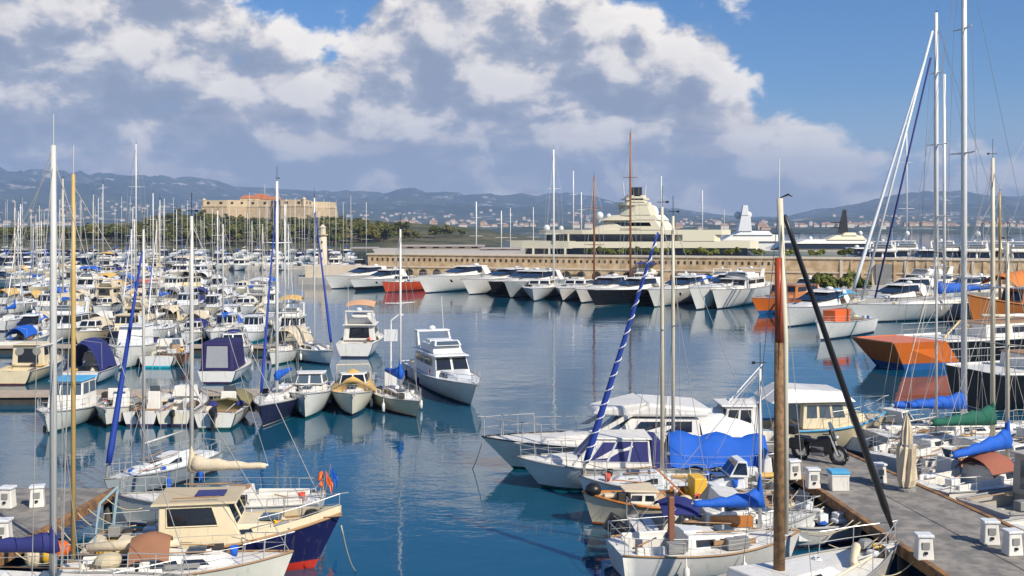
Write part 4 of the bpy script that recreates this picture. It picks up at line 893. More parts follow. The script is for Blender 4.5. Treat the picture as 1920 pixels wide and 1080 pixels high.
# ---------------------------------------------------------------- the crowded rows behind (each boat its own thing)
ORD = ['first', 'second', 'third', 'fourth', 'fifth', 'sixth', 'seventh', 'eighth', 'ninth', 'tenth', 'eleventh', 'twelfth', 'thirteenth', 'fourteenth', 'fifteenth', 'sixteenth', 'seventeenth', 'eighteenth', 'nineteenth', 'twentieth', 'twenty-first', 'twenty-second', 'twenty-third', 'twenty-fourth']
CAN = [(NAVY, 'navy'), (BEIGE, 'beige'), (WHITE2, 'white'), (WHITE2, 'white'), (BEIGE, 'beige'), (BLUE, 'blue'), (WHITE, 'cream white'), (TAN, 'tan'), (GREYM, 'grey')]
HUL = [(H_W, 'white'), (H_W, 'white'), (H_WB, 'blue-striped white'), (H_WG, 'green-striped white'), (H_WC, 'turquoise-striped white'), (H_CR, 'cream'), (H_DK, 'dark')]
def filler(rowname, k, px, py, hd, sail, det, Lr, group, tops=None):
    hm, hn = random.choice(HUL); cm, cn = random.choice(CAN); L = random.uniform(*Lr)*.92; end = 'bow' if hd > 180 else 'stern'; hd += random.uniform(-4, 4)
    if sail:
        o, L = newboat('sailboat', '%s sailboat with %s boom cover, %s from left in the %s' % (hn, cn, ORD[k], rowname), 'sailboat', at_=(px, py), L=L*1.15, hd=hd, end=end, group=group)
        tz = tops if tops else random.uniform(1.15, 1.5)*L+1
        sailboat(o, L, hm, random.choice([WHITE, WHITE2]), mast_top=tz, mm=random.choice([ALU, ALUW, ALUW, PALE]), cov=cm, jib=random.choice([None, None, NAVY, WHITE2, BLUE]), sp=random.choice([1, 2]), det=1 if det else 0, rw=.012 if det else .02, r=.055 if py > 590 else .065, dodger=random.choice([None, cm]))
    else:
        kd = random.choice(['cuddy', 'cuddy', 'pilot', 'fly', 'express', 'pilot'])
        o, L = newboat('motorboat', '%s %s motorboat with %s top, %s from left in the %s' % (hn, {'cuddy': 'cabin', 'pilot': 'wheelhouse', 'fly': 'flybridge', 'express': 'sports'}[kd], cn, ORD[k], rowname), 'motorboat', at_=(px, py), L=L*(1.25 if kd == 'fly' else 1), hd=hd, end=end, group=group)
        cruiser(o, L, kd, hm, random.choice([WHITE, WHITE, WHITE, WHITE2, WHITE2, CREAM]), det=det, can=cm, fend=1 if det else None, ob=random.choice([None, .9]) if det and end == 'stern' else None)
rowspec = [('third left row', 645, 20, 590, 64, 270, (6, 7.8), .18, 1), ('fourth left row', 622, 0, 560, 56, 90, (6, 8), .18, 1),
           ('fifth left row', 592, 15, 520, 50, 270, (6.5, 8.5), .22, 1), ('sixth left row', 574, -5, 470, 46, 90, (6.5, 9), .22, 1),
           ('seventh left row', 553, 12, 445, 42, 270, (7, 9.5), .3, 0), ('eighth left row', 537, 0, 395, 38, 90, (7, 10), .5, 0),
           ('ninth left row', 522, 10, 370, 34, 270, (8, 11), .4, 0), ('tenth left row', 512, 0, 345, 31, 90, (8, 12), .45, 0)]
for nm, py, x0, x1, st, hd, Lr, ps, det in rowspec:
    k = 0; x = x0
    while x < x1:
        filler(nm, k, x+random.uniform(-5, 5), py+random.uniform(-3, 3), hd, random.random() < ps, det, Lr, 'boats in the '+nm); k += 1; x += st*random.uniform(.9, 1.15)
for py, x1, lb in ((604, 530, 'boarded pontoon between the fourth and fifth rows'), (561, 460, 'boarded pontoon between the sixth and seventh rows'), (528, 380, 'boarded pontoon between the eighth and ninth rows')): pontoon(lb, at(-120, py, .55), at(x1, py, .55), 2.0)
# tall masts that stand out above the left side
for px, py, top, L, lb, mm in ((255, 566, 270, 12, 'white sailboat with the tallest white mast of the left marina', ALUW), (193, 540, 345, 12, 'white sailboat with tall grey mast left of the tallest one', ALU), (287, 548, 362, 10, 'white sailboat with pale mast right of the tallest one', ALUW), (308, 530, 372, 10, 'white sailboat with thin grey mast before the headland pines', ALU),
                               (418, 640, 420, 9, 'white sailboat behind the purple tent with thin silver mast', ALU), (408, 575, 395, 9, 'white sailboat with slim mast under the left tip of the fort', ALUW), (62, 545, 420, 9, 'white sailboat with slim mast near the left edge', ALU), (118, 600, 335, 9, 'white sailboat with pale mast just right of the tall grey one', PALE)):
    o, L = newboat('sailboat', lb, 'sailboat', at_=(px, py), L=L, hd=272, end='mid'); sailboat(o, L, H_W, WHITE, mast_top=ztop(top, o.location.y), mast_x=0, mm=mm, cov=random.choice([BLUE, NAVY, WHITE2]), sp=2, det=1 if py > 560 else 0, rw=.018, r=.085)
o, L = newboat('motorboat', 'boat with a big rust red canopy among the left rows', 'motorboat', at_=(270, 562), L=8, hd=268, end='mid'); H = cruiser(o, L, 'cuddy', H_W, WHITE); canopy(o, -L*.4, L*.3, 3.6, 1.2, 3.0, RED, 'red_awning', 6, drop=.7)
o, L = newboat('motorboat', 'boat with square royal blue canopy frame at the left edge', 'motorboat', at_=(22, 660), L=6.5, hd=90, end='stern'); H = cruiser(o, L, 'cuddy', H_W, WHITE, can=BLUE)
o, L = newboat('motor_yacht', 'white motor yacht lying broadside at the far left edge', 'motor yacht', bow=(78, 541), stern=(-70, 538)); cruiser(o, L, 'express', H_W, WHITE, B=4.2, det=1, glass=GLASS)
o, L = newboat('motor_yacht', 'white flybridge yacht with flat roof in front of the open water', 'motor yacht', at_=(465, 590), L=9, hd=80, end='stern'); cruiser(o, L, 'fly', H_W, WHITE, B=3.4, can=WHITE2)
# far pier across the water, masts in front of the wood
fp = at(330, 511, .6); setting(part('far_pier', MB().box(fp.x-60, at(700, 505, .6).x, 242, 245, -1, .8), CONC))
q = Vector(((605-960)/F*243.5, 243.5, .8)); lt = thing('harbour_tower', 'slim pale stone harbour tower below the right corner of the fort', 'tower', q)
part('shaft', MB().lathe((0, 0, 0), [(1.25, 0), (1.15, .6), (.95, 7.4)], 12), COPE, lt, smooth=True); part('gallery', MB().lathe((0, 0, 7.4), [(1.3, 0), (1.35, .3), (.9, .35)], 12), STONE2, lt); part('lantern', MB().lathe((0, 0, 7.75), [(.75, 0), (.75, 1.5), (.95, 1.55), (.1, 2.3)], 10), COPE, lt)
for a in range(3): part('window', MB().box(-.14, .14, -1.25+.08*a, -.9, 1.5+a*2, 2.1+a*2), DARK, lt)
k = 0; x = 340
while x < 690:
    sail = random.random() < .6; py = 506+random.uniform(-2, 2); cm, cn = random.choice(CAN[:4])
    if sail:
        o, L = newboat('sailboat', 'white sailboat with %s cover, %s from the left along the far pier below the fort' % (cn, ORD[k]), 'sailboat', at_=(x, py), L=random.uniform(9, 12), hd=270, end='bow', group='boats along the far pier'); sailboat(o, L, H_W, WHITE, mast_top=random.uniform(13, 19), mm=random.choice([ALU, ALUW]), cov=cm, det=0, rw=.015, r=.06, sp=2)
    else:
        o, L = newboat('motorboat', 'white motorboat, %s from the left along the far pier below the fort' % ORD[k], 'motorboat', at_=(x, py), L=random.uniform(9, 12), hd=270, end='bow', group='boats along the far pier'); cruiser(o, L, random.choice(['fly', 'express']), H_W, WHITE, det=0, can=random.choice([None, cm]))
    k += 1; x += random.uniform(14, 20)
far_k = 0
for rn, Y in (('near', 300), ('middle', 345), ('back', 390)):
    far_k = 0
    x = -20
    while x < 690:
        q = Vector(((x-960)/F*Y, Y, 0)); o = thing('sailboat', 'distant sailboat before the wood, %s from left in the %s rank of thin masts' % (ORD[far_k], rn), 'sailboat', q, radians(random.choice([90, 270])), 'distant masts before the wood')
        sailboat(o, random.uniform(9, 13), random.choice([H_W, H_W, H_DK]), WHITE, mast_top=random.uniform(12, 21), mm=random.choice([ALU, ALUW, ALUW]), det=0, rw=.015, r=.05, cov=random.choice([NAVY, BLUE, WHITE2]), sp=1)
        x += random.uniform(26, 44); far_k += 1

# ---------------------------------------------------------------- yachts along the quay, left to right
def quayboat(lb, bow, stern, kind='express', hm=None, B=None, can=None, fb=None, deck=None, det=2, top=None, name='motor_yacht', Lmin=0):
    o, L = newboat(name, lb, 'motor yacht' if name == 'motor_yacht' else name.replace('_', ' '), bow=bow, stern=stern); L = max(L, Lmin)
    return o, L, cruiser(o, L, kind, hm or H_W, deck or WHITE, B=B or min(5.2, L*.27), can=can, det=det, fb=fb, rl=True)
QB = [('sleek white yacht at the left end of the quay row', (608, 543), (742, 532), 'express', None, 2.0), ('white yacht with black hull stripe, second in the quay row', (655, 546), (775, 536), 'express', hullmat((.74, .73, .70), stripe=(.01, .01, .012), z1=.6), 1.7),
      ('red hulled motorboat between white yachts at the quay', (716, 549), (790, 543), 'cuddy', H_RED, 1.5), ('tall sided white yacht, bow left, right of the red boat', (782, 551), (935, 538), 'express', None, 2.5),
      ('white yacht with arched dark windows before the wall', (865, 554), (1010, 540), 'express', None, 2.2), ('dark grey hulled yacht in the middle of the quay row', (915, 558), (1040, 543), 'express', H_BLK, 2.1),
      ('blue grey hulled yacht beside the dark one', (945, 560), (1060, 546), 'express', H_GRY, 2.2), ('small white boat with squared bow in front of the quay', (998, 567), (1030, 548), 'cuddy', None, 1.6),
      ('white cruiser with tan seats right of the squared bow', (1048, 566), (1120, 548), 'cuddy', None, 1.6), ('white sports cruiser left of the black yacht', (1080, 570), (1180, 552), 'express', None, 1.7),
      ('black hulled yacht with white deck in the quay row', (1100, 576), (1262, 562), 'express', H_BLK, 2.0), ('white yacht with blue bimini behind the twin pale masts', (1215, 578), (1330, 558), 'express', H_WG, 2.1),
      ('large white yacht with long dark side window', (1292, 584), (1420, 560), 'express', None, 2.6), ('white flybridge yacht left of the rusty mast', (1335, 582), (1430, 562), 'fly', None, 2.3),
      ('orange hulled wooden boat by the rusty mast', (1408, 592), (1560, 574), 'pilot', H_ORG, 1.8), ('white round bowed boat with sky blue cover', (1462, 616), (1590, 592), 'express', H_W, 1.9),
      ('white workboat carrying an orange box', (1530, 640), (1622, 622), 'open', H_W, 1.5)]
for lb, bw_, st_w, kd, hm, fb in QB:
    o, L, H = quayboat(lb, bw_, st_w, kd, hm, fb=fb, can=BLUE if 'bimini' in lb else SKYB if 'sky blue' in lb else None, deck=VARN if 'orange hulled' in lb else None)
    if 'orange box' in lb: part('orange_box', MB().box(-L*.05, L*.25, -.6, .6, H.edge(0)[1]-.3, H.edge(0)[1]+1.1), ORANGE, o, bevel=.04)
# a second rank of yachts close under the wall
for k, (px, py, kd) in enumerate(((770, 531, 'fly'), (830, 532, 'express'), (905, 534, 'express'), (985, 537, 'fly'), (1065, 540, 'express'), (1135, 541, 'cuddy'), (1195, 545, 'fly'), (1270, 548, 'express'), (1345, 551, 'fly'), (1490, 560, 'express'))):
    o, L = newboat('motor_yacht', 'white yacht close under the stone wall, %s from the left' % ORD[k], 'motor yacht', at_=(px, py), L=random.uniform(10, 13), hd=random.uniform(238, 262), end='bow', group='yachts close under the wall'); cruiser(o, L, kd, random.choice([H_W, H_WB]), WHITE, det=1, can=random.choice([None, BEIGE, NAVY]))
for px, py, top, mm, lb in ((1038, 553, 280, ALUW, 'white sailing yacht with tall white mast before the wall'), (1114, 556, 330, BROWNM, 'sailing boat with shorter brown wooden mast'), (1182, 558, 248, BROWNM, 'classic boat with tall reddish brown mast before the big yacht')):
    o, L = newboat('sailboat', lb, 'sailboat', at_=(px, py), L=12, hd=250, end='mid'); sailboat(o, L, H_W, WHITE, mast_top=ztop(top, o.location.y), mast_x=0, mm=mm, cov=WHITE2, sp=2, det=1, rw=.018, r=.16)
# sailing yachts in the outer basin behind the wall: masts only show
for px, top, Y, lb in ((893, 378, 290, 'white yacht mast left of the great yacht bow'), (957, 390, 300, 'thin yacht mast near the great yacht bow'), (1000, 388, 305, 'thin mast right of the bow aerials'), (1075, 320, 330, 'tall white mast behind the great yacht foredeck'), (1090, 360, 332, 'second tall white mast behind the foredeck'), (1317, 357, 360, 'white mast behind the great yacht stern'), (1358, 392, 365, 'thin grey mast behind the stern awning'), (1240, 330, 366, 'slim aerial mast behind the twin pale masts'), (1700, 230, 260, 'tall pale mast left of the white pair at right'), (940, 395, 320, 'distant silver mast over the quay buildings')):
    q = Vector(((px-960)/F*Y, Y, 0)); o = thing('sailboat', 'sailing yacht behind the wall with '+lb, 'sailboat', q, radians(265)); sailboat(o, 16, H_W, WHITE, mast_top=ztop(top, Y), mast_x=0, mm=ALUW if 'grey' not in lb else ALU, det=0, sp=2, rw=.03, r=.2 if 'thin' not in lb else .12)
# ---------------------------------------------------------------- great yacht behind the wall
YW = mat('great_yacht_paint', (.70, .64, .47), .35, var=.05); Yg = 300.0
gy = thing('superyacht', 'huge cream superyacht with stacked decks and radar domes behind the wall', 'yacht', (atY(1160, 0, Yg).x, Yg, 0))
gx = gy.location.x
def tier(name, x0, x1, y0, y1, dp, nose=6, tail=2, m=None, tn=0, bev=.25, parent=None):
    """a deck seen from the side: pixel extents on the near side, dp deep; nose rounds the bow end"""
    a, b = atY(x0, y0, Yg), atY(x1, y1, Yg); X0, X1, Z1, Z0 = a.x-gx, b.x-gx, a.z, b.z
    pl = []
    for u in (0, .12, .3, .6, 1): pl.append((X0+nose*u*1.4, dp/2*(u**.55)))
    pl += [(X1-tail, dp/2), (X1, dp/2*.8)]
    full = [(x, -y) for x, y in pl]+[(x, y) for x, y in pl[::-1][:-1]]
    mb = MB().loft([[Vector((x+(tn if x < (X0+X1)/2 else -tn*.5)*k, y+dp/2, lerp(Z0, Z1, k))) for x, y in full] for k in (0, 1)], True, True)
    return part(name, mb, m or YW, parent or gy)
hullg = MB(); Hg = Hull(118, 18, 4.3, 3.0, tw=.8, rake=9, draft=2, p=2.4, full=.35)
hg = Hg.build(gy, hullmat((.70, .65, .52), stripe=(.02, .03, .1), z1=.8), YW, n=20)
hg.parent = gy
for ch in list(gy.children):
    if ch.name.startswith(('hull', 'deck')): ch.matrix_local = Matrix.Translation((atY(940, 0, Yg).x-gx+59, 9, 0)) @ Matrix.Rotation(pi, 4, 'Z')
tier('main_bulwark', 942, 1425, 452, 466, 17.5, 14, 3)
w1 = tier('main_windows', 985, 1420, 465, 479, 16.8, 10, 3, GLASS)
tier('upper_deck', 1012, 1372, 431, 440, 15, 9, 3)
tier('upper_windows', 1026, 1260, 439, 453, 13.5, 6, 2, GLASS)
tier('aft_lounge', 1262, 1352, 440, 453, 12, 2, 2)
for x in range(1040, 1250, 26): part('mullion', MB().box(atY(x, 0, Yg).x-gx-.25, atY(x, 0, Yg).x-gx+.25, .55, .9, atY(0, 453, Yg).z, atY(0, 439, Yg).z), YW, gy)
for x in range(1000, 1410, 30): part('mullion', MB().box(atY(x, 0, Yg).x-gx-.3, atY(x, 0, Yg).x-gx+.3, .15, .5, atY(0, 479, Yg).z, atY(0, 465, Yg).z), YW, gy)
tier('bridge_deck', 1108, 1268, 412, 432, 12, 6, 4, tn=5)
tier('bridge_windows', 1128, 1240, 417, 424, 12.3, 5, 3, GLASS, tn=1)
tier('sun_deck', 1128, 1256, 403, 413, 10, 5, 3, tn=3)
tier('mast_house', 1160, 1232, 384, 404, 6, 2.5, 2, tn=2)
tier('mast_wing', 1158, 1222, 379, 385, 7.5, 2, 1)
tier('mast_tower', 1172, 1214, 366, 380, 3.6, 1, 1, tn=.8)
tier('radar_platform', 1166, 1218, 372, 375, 5, 1, 1)
tier('funnel', 1184, 1204, 351, 368, 3, .6, .5, BLACK)
for px, py, r in ((1127, 404, 7.5), (1145, 406, 6), (1226, 398, 14), (1208, 388, 6.5), (1166, 386, 6), (1026, 428, 6.5), (1054, 428, 4.5), (1180, 368, 4)):
    q = atY(px, py, Yg); part('radar_dome', MB().sphere((q.x-gx, 5, q.z), r/F*Yg, 14, 1.05).tube([(q.x-gx, 5, q.z-r/F*Yg*1.9), (q.x-gx, 5, q.z)], r/F*Yg*.35, 8), WHITE2, gy, smooth=True)
part('aerials', MB().tube([(atY(1175, 0, Yg).x-gx, 5, atY(0, 372, Yg).z), (atY(1172, 0, Yg).x-gx, 5, atY(0, 340, Yg).z)], .1, 5).tube([(atY(1212, 0, Yg).x-gx, 5, atY(0, 380, Yg).z), (atY(1216, 0, Yg).x-gx, 5, atY(0, 345, Yg).z)], .1, 5), ALUW, gy)
# the yachts astern of it
def farship(name, label, Y, tiers, extra=()):
    cx = atY(tiers[0][0], 0, Y).x; o = thing(name, label, 'yacht', (cx, Y, 0))
    for (x0, x1, y0, y1, dp, m, nm) in tiers:
        a, b = atY(x0, y0, Y), atY(x1, y1, Y); n_ = min(4, (b.x-a.x)*.25)
        part(nm, MB().hexa([(a.x-cx, 0, b.z), (b.x-cx, 0, b.z), (b.x-cx, dp, b.z), (a.x-cx, dp, b.z)], [(a.x-cx+n_, dp*.06, a.z), (b.x-cx-n_*.4, dp*.06, a.z), (b.x-cx-n_*.4, dp*.94, a.z), (a.x-cx+n_, dp*.94, a.z)]), m, o, bevel=.15)
    for kind, px, py, r in extra:
        q = atY(px, py, Y); rr = r/F*Y
        part('radar_dome' if kind == 'd' else 'mast_fin', MB().sphere((q.x-cx, 3, q.z), rr, 12) if kind == 'd' else MB().hexa([(q.x-cx-1.2, 2, q.z-rr*2), (q.x-cx+1.6, 2, q.z-rr*2), (q.x-cx+1.6, 4, q.z-rr*2), (q.x-cx-1.2, 4, q.z-rr*2)], [(q.x-cx+.3, 2.5, q.z+rr*2), (q.x-cx+1.1, 2.5, q.z+rr*2), (q.x-cx+1.1, 3.5, q.z+rr*2), (q.x-cx+.3, 3.5, q.z+rr*2)]), WHITE2 if kind == 'd' else BLACK, o, smooth=kind == 'd')
    return o
farship('superyacht', 'white yacht with domed white mast tower behind the quay', 340, [(1330, 1520, 452, 498, 12, WHITE, 'hull'), (1352, 1470, 440, 453, 10, WHITE, 'superstructure'), (1375, 1450, 433, 441, 8, WHITE2, 'upper_deck'), (1384, 1410, 402, 434, 3.5, WHITE2, 'mast_tower'), (1390, 1404, 385, 404, 2, WHITE2, 'mast_top')], (('d', 1387, 403, 7), ('d', 1407, 403, 7), ('d', 1392, 420, 5), ('d', 1408, 424, 5)))
farship('superyacht', 'long white yacht with dark window band and black raked mast fin', 310, [(1440, 1700, 466, 498, 12, WHITE, 'hull'), (1450, 1650, 456, 467, 11, GLASS, 'window_band'), (1490, 1640, 449, 457, 10, WHITE, 'upper_deck'), (1550, 1625, 441, 450, 7, YW, 'bridge'), (1578, 1608, 436, 442, 4, YW, 'mast_base')], (('f', 1585, 415, 11), ('d', 1525, 447, 4)))
part('mast_crosstrees', MB().box(-2.6, 2.0, 3, 3.3, 0, .3).box(-2.0, 1.0, 3, 3.3, 1.6, 1.9), BLACK, bpy.data.objects['superyacht.002'] if 'superyacht.002' in bpy.data.objects else None, loc=(atY(1577, 0, 310).x-atY(1440, 0, 310).x, 0, atY(0, 428, 310).z))
for k, (px, Y, kd, L_) in enumerate(((1655, 215, 'fly', 21), (1700, 225, 'fly', 24), (1742, 212, 'express', 22), (1785, 220, 'fly', 23), (1830, 214, 'fly', 22), (1875, 222, 'fly', 25), (1915, 212, 'fly', 21), (1620, 230, 'express', 24))):
    o = thing('motor_yacht', 'white motor yacht showing above the right part of the wall, %s of its rank' % ORD[k], 'motor yacht', ((px-960)/F*Y, Y, 0), radians(250+7*(k % 4)), 'yachts showing above the right wall'); H = cruiser(o, L_*.62, kd, H_W, WHITE, det=0, fb=1.7, B=5); o.scale = (1.55, 1.55, 1.75)
    if k % 3 == 1: part('radar_dome', MB().sphere((-2.9, .5, 5.0), .34, 10), WHITE2, o, smooth=True)

# ---------------------------------------------------------------- right side: boats between the jetty and the quay
o, L = newboat('sailing_yacht', 'large white sailing yacht with twin white masts and royal blue sail cover', 'sailing yacht', bow=(1590, 606), stern=(1925, 590)); print('big', L)
H = sailboat(o, L, H_W, WHITE, B=5.2, fb=1.9, mast_top=ztop(25, o.location.y), mast_x=L*.03, mm=ALUW, cov=BLUE, sp=3, r=.26, rw=.03, fat=2.6, jib=WHITE2, jibr=.22)
part('inner_mast', MB().tube([(L*.03-.9, .3, 1.8), (L*.03-.9, .3, ztop(140, o.location.y))], .16, 10), ALUW, o, smooth=True)
part('dark_stay_sail', MB().tube([(L*.36, 0, 2.6), (L*.06, 0, ztop(110, o.location.y))], .10, 8), NAVY, o, smooth=True); part('stay_sail', MB().tube([(L*.43, 0, 2.4), (L*.05, 0, ztop(60, o.location.y))], .13, 8), WHITE2, o, smooth=True)
for k, (bw_, sw, kd, fb, lb) in enumerate((((1625, 577), (1765, 565), 'express', 2.0, 'white sports yacht with slatted dark windscreen below the green bushes'), ((1660, 560), (1800, 551), 'fly', 2.0, 'white flybridge yacht in front of the gate in the wall'), ((1735, 565), (1880, 558), 'express', 1.9, 'white yacht behind the royal blue sail cover'), ((1600, 595), (1745, 580), 'express', 2.0, 'white motor yacht beside the bow of the big sailing yacht'))):
    o, L, H = quayboat(lb, bw_, sw, kd, H_W, fb=fb)
# wooden hull and orange awning at the right edge
o, L = newboat('wooden_boat', 'varnished wooden boat with orange awning at the right edge', 'boat', bow=(1812, 612), stern=(2010, 598)); B = 4.4
H = Hull(L, B, 3.3, 2.0, tw=.7, rake=1.4, p=2.0, dip=.4); H.build(o, hullmat((.42, .14, .025), stripe=(.6, .55, .45), z1=.2), TEAK, rail_m=VARN, rail_r=.08)
house(o, -L*.4, L*.1, 3, 2.6, 1.9, 3.6, m=VARN, side=[(.1, .3, .4, .8), (.4, .6, .4, .8), (.7, .9, .4, .8)], front=2, roof=VARN)
canopy(o, -L*.45, L*.22, 4.4, 2.0, 5.6, mat('orange_canvas', (.66, .20, .03), .8), 'awning', 8, drop=1.0)
mast_set(o, H, L*.2, 2.2, 14, YWOOD, .14, None, None, None, 0, .02)
# the classic yacht with varnished transom
def classic(label, cor, far, h, hm, stern_m, trake, B):
    o, L = newboat('classic_yacht', label, 'yacht', bow=far, stern=cor)
    H = Hull(L, B, h+.6, h, tw=.86, rake=2, p=2.0, trake=0, full=.4, dip=.1, draft=.4); H.build(o, hm, WHITE, rail_m=WHITE, rail_r=.09)
    return o, L, H
o, L, H = classic('black hulled classic yacht with bright orange varnished stern and blue waterline', (1722, 686), (2160, 655), 2.0, H_BKS, H_ORG, 2.2, 5.2)
st = MB(); secs = []
for i in range(7):
    k = i/6; row = []
    for j in range(9):
        u = -1+j/4; z = lerp(-.35, 2.06, k); wdt = 5.2/2*.86*(.6+.34*k)
        row.append(Vector((-L/2-.02-2.5-1.85*(max(0, z)/2.0)**1.0-.15*(1-u*u), u*wdt, z)))
    secs.append(row)
# overhanging stern: raked varnished counter joined to the hull
cs = MB().loft(secs)
for e_ in (0, -1):
    for a, b in zip(secs[:-1], secs[1:]):
        wa, wb = Vector((-L/2+.2, a[e_].y, a[e_].z)), Vector((-L/2+.2, b[e_].y, b[e_].z)); cs.add([a[e_], b[e_], wb, wa], [(0, 1, 2, 3)])
tp = secs[-1]; cs.add(list(tp)+[Vector((-L/2+.3, tp[-1].y, tp[-1].z)), Vector((-L/2+.3, tp[0].y, tp[0].z))], [tuple(range(11))])
part('varnished_stern', cs, H_ORG, o)
yy = 5.2/2*.86
for sg in (-1, 1): part('varnished_side', MB().hexa([(-L/2-2.6, sg*(yy-.9)-.06, -.1), (-L/2+2.2, sg*(yy-.12)-.06, -.1), (-L/2+2.2, sg*(yy-.12)+.06, -.1), (-L/2-2.6, sg*(yy-.9)+.06, -.1)], [(-L/2-4.4, sg*(yy-.15)-.06, 2.1), (-L/2+.2, sg*(yy+.12)-.06, 2.08), (-L/2+.2, sg*(yy+.12)+.06, 2.08), (-L/2-4.4, sg*(yy-.15)+.06, 2.1)]), H_ORG, o)
part('stern_cap_rail', MB().tube([a+Vector((0, 0, .05)) for a in tp], .07, 6), VARN, o)
house(o, -L*.30, L*.05, 3.0, 2.6, 1.95, 3.0, m=WHITE, side=[(.08, .25, .3, .8), (.32, .5, .3, .8), (.58, .8, .3, .8)], front=2, roof=TEAK)
rails(o, H, -L*.48, L*.4, .9, n=10, r=.025)
part('davit', MB().tube([(-L*.40, 0, 2.0), (-L*.34, 0, 3.2), (-L*.28, 0, 2.4)], .08, 6), YWOOD, o)
mast_set(o, H, L*.1, 2.2, 24, PALE, .2, 9, WHITE2, None, 2, .025)
o, L, H = classic('black hulled yacht with white rail lying at the right edge above the green sail cover', (1822, 766), (2230, 742), 2.2, H_BLK, None, 0, 5)
house(o, -L*.3, L*.1, 3.0, 2.6, 2.1, 3.0, m=WHITE, side=[(.1, .3, .3, .8), (.5, .8, .3, .8)], front=2, roof=TEAK); rails(o, H, -L*.48, L*.4, .9, n=10, r=.025)

# ---------------------------------------------------------------- right cluster, left of the jetty (bows to the left)
o, L = newboat('motor_yacht', 'long white cruiser with anchor rail and swept flybridge wing, bow to the left', 'motor yacht', bow=(903, 880), stern=(1420, 868)); print('R1', L)
B = 3.7; H = Hull(L, B, 1.38, 1.05, tw=.88, rake=1.7, p=2.3, full=.5, dip=.02); H.build(o, H_WG, WHITE, cockpit=(-L*.45, -L*.26, B*.38), rail_m=BLACK, rail_r=.03); zd = H.edge(0)[1]
house(o, -L*.05, L*.37, B*.74, B*.28, zd-.04, zd+.62, rf=L*.16, rb=.02, tum=.16, m=WHITE, side=[(.2, .5, .4, .7)], name='foredeck_cabin', zf=zd+.34, bevel=.1)
house(o, -L*.26, L*.10, B*.80, B*.70, zd-.02, zd+1.15, rf=1.4, rb=.1, tum=.16, m=WHITE, side=[(.1, .45, .5, .88), (.5, .82, .5, .88)], front=3, back=1, glass=GLASS, name='saloon', fv=(.42, .94))
part('flybridge_wing', MB().hexa([(-L*.28, -B*.42, zd+1.20), (L*.02, -B*.34, zd+1.24), (L*.02, B*.34, zd+1.24), (-L*.28, B*.42, zd+1.20)], [(-L*.30, -B*.40, zd+1.53), (-L*.08, -B*.36, zd+1.78), (-L*.08, B*.36, zd+1.78), (-L*.30, B*.40, zd+1.53)]), WHITE, o, bevel=.12)
part('flybridge_nose', MB().hexa([(-L*.02, -B*.33, zd+1.20), (L*.115, -B*.22, zd+1.30), (L*.115, B*.22, zd+1.30), (-L*.02, B*.33, zd+1.20)], [(-L*.07, -B*.36, zd+1.83), (L*.10, -B*.2, zd+1.50), (L*.10, B*.2, zd+1.50), (-L*.07, B*.36, zd+1.83)]), WHITE, o, bevel=.08)
for sg in (1, -1): part('strut', MB().hexa([(L*.10, sg*B*.34-.06, zd+.5), (L*.13, sg*B*.34-.06, zd+.5), (L*.13, sg*B*.34+.06, zd+.5), (L*.10, sg*B*.34+.06, zd+.5)], [(-L*.02, sg*B*.33-.06, zd+1.28), (L*.01, sg*B*.33-.06, zd+1.28), (L*.01, sg*B*.33+.06, zd+1.28), (-L*.02, sg*B*.33+.06, zd+1.28)]), WHITE, o)
rails(o, H, L*.30, L*.49, .85, n=3, r=.02, name='pulpit'); rails(o, H, -L*.1, L*.30, .7, n=5, r=.012, bowclose=False, name='side_rail')
cv = canopy(o, -L*.46, -L*.27, B*.95, zd, zd+1.2, WHITE2, 'draped_cover', 7, drop=1.6, frame=False)
a = at(887, 877); M_ = o.matrix_basis.inverted() if False else None
rope(at(905, 826, 1.4), at(886, 879), .1, 'anchor chain of the long white cruiser dropping into the water', .02, GREYM, 'chain', None)
o, L = newboat('motorboat', 'white cabin cruiser with navy window covers, bow to the left', 'motorboat', bow=(968, 914), stern=(1262, 912))
B = 2.6; H = Hull(L, B, 1.2, .95, tw=.88, rake=1.3, p=2.3, full=.5, dip=.02); H.build(o, hullmat((.66, .69, .68), stripe=(.02, .10, .09), bottom=(.01, .06, .05)), WHITE, cockpit=(-L*.45, -L*.36, B*.36), rail_m=GREYM, rail_r=.03); zd = H.edge(0)[1]
house(o, -L*.34, L*.16, B*.80, B*.66, zd-.03, zd+1.05, rf=1.0, rb=.1, tum=.14, m=WHITE, side=[(.04, .30, .22, .92), (.33, .58, .22, .92), (.61, .84, .22, .88)], front=2, glass=NAVYV, fv=(.12, .94), roof=WHITE, frame=WHITE2)
house(o, L*.08, L*.36, B*.6, B*.26, zd-.03, zd+.28, rf=.5, m=WHITE, name='foredeck_cabin'); rails(o, H, L*.1, L*.47, .55, n=4, name='bow_rail'); fenders(o, H, [-L*.2, L*.08], YELLOW); part('stern_tent', MB().hexa([(-L*.47, -1, zd-.1), (-L*.34, -1, zd-.1), (-L*.34, 1, zd-.1), (-L*.47, 1, zd-.1)], [(-L*.40, -.85, zd+1.0), (-L*.335, -.85, zd+1.05), (-L*.335, .85, zd+1.05), (-L*.40, .85, zd+1.0)]), NAVY, o, bevel=.05)
# small sailing boat with blue stripe, pale mast and blue spiral jib
o, L = newboat('sailboat', 'small white sailboat with blue stripe, pale mast and blue spiral furled jib', 'sailboat', bow=(1085, 938), stern=(1330, 946))
H = sailboat(o, L, hullmat((.74, .74, .72), stripe=(.03, .22, .42), z0=.05, z1=.36), WHITE2, B=2.2, mast_top=ztop(388, o.location.y), mast_x=(at(1240, 940).x-o.location.x)*-1, mm=PALE, jib=BLUE, jibr=.14, sp=1, r=.075, fb=.8, boom=False)
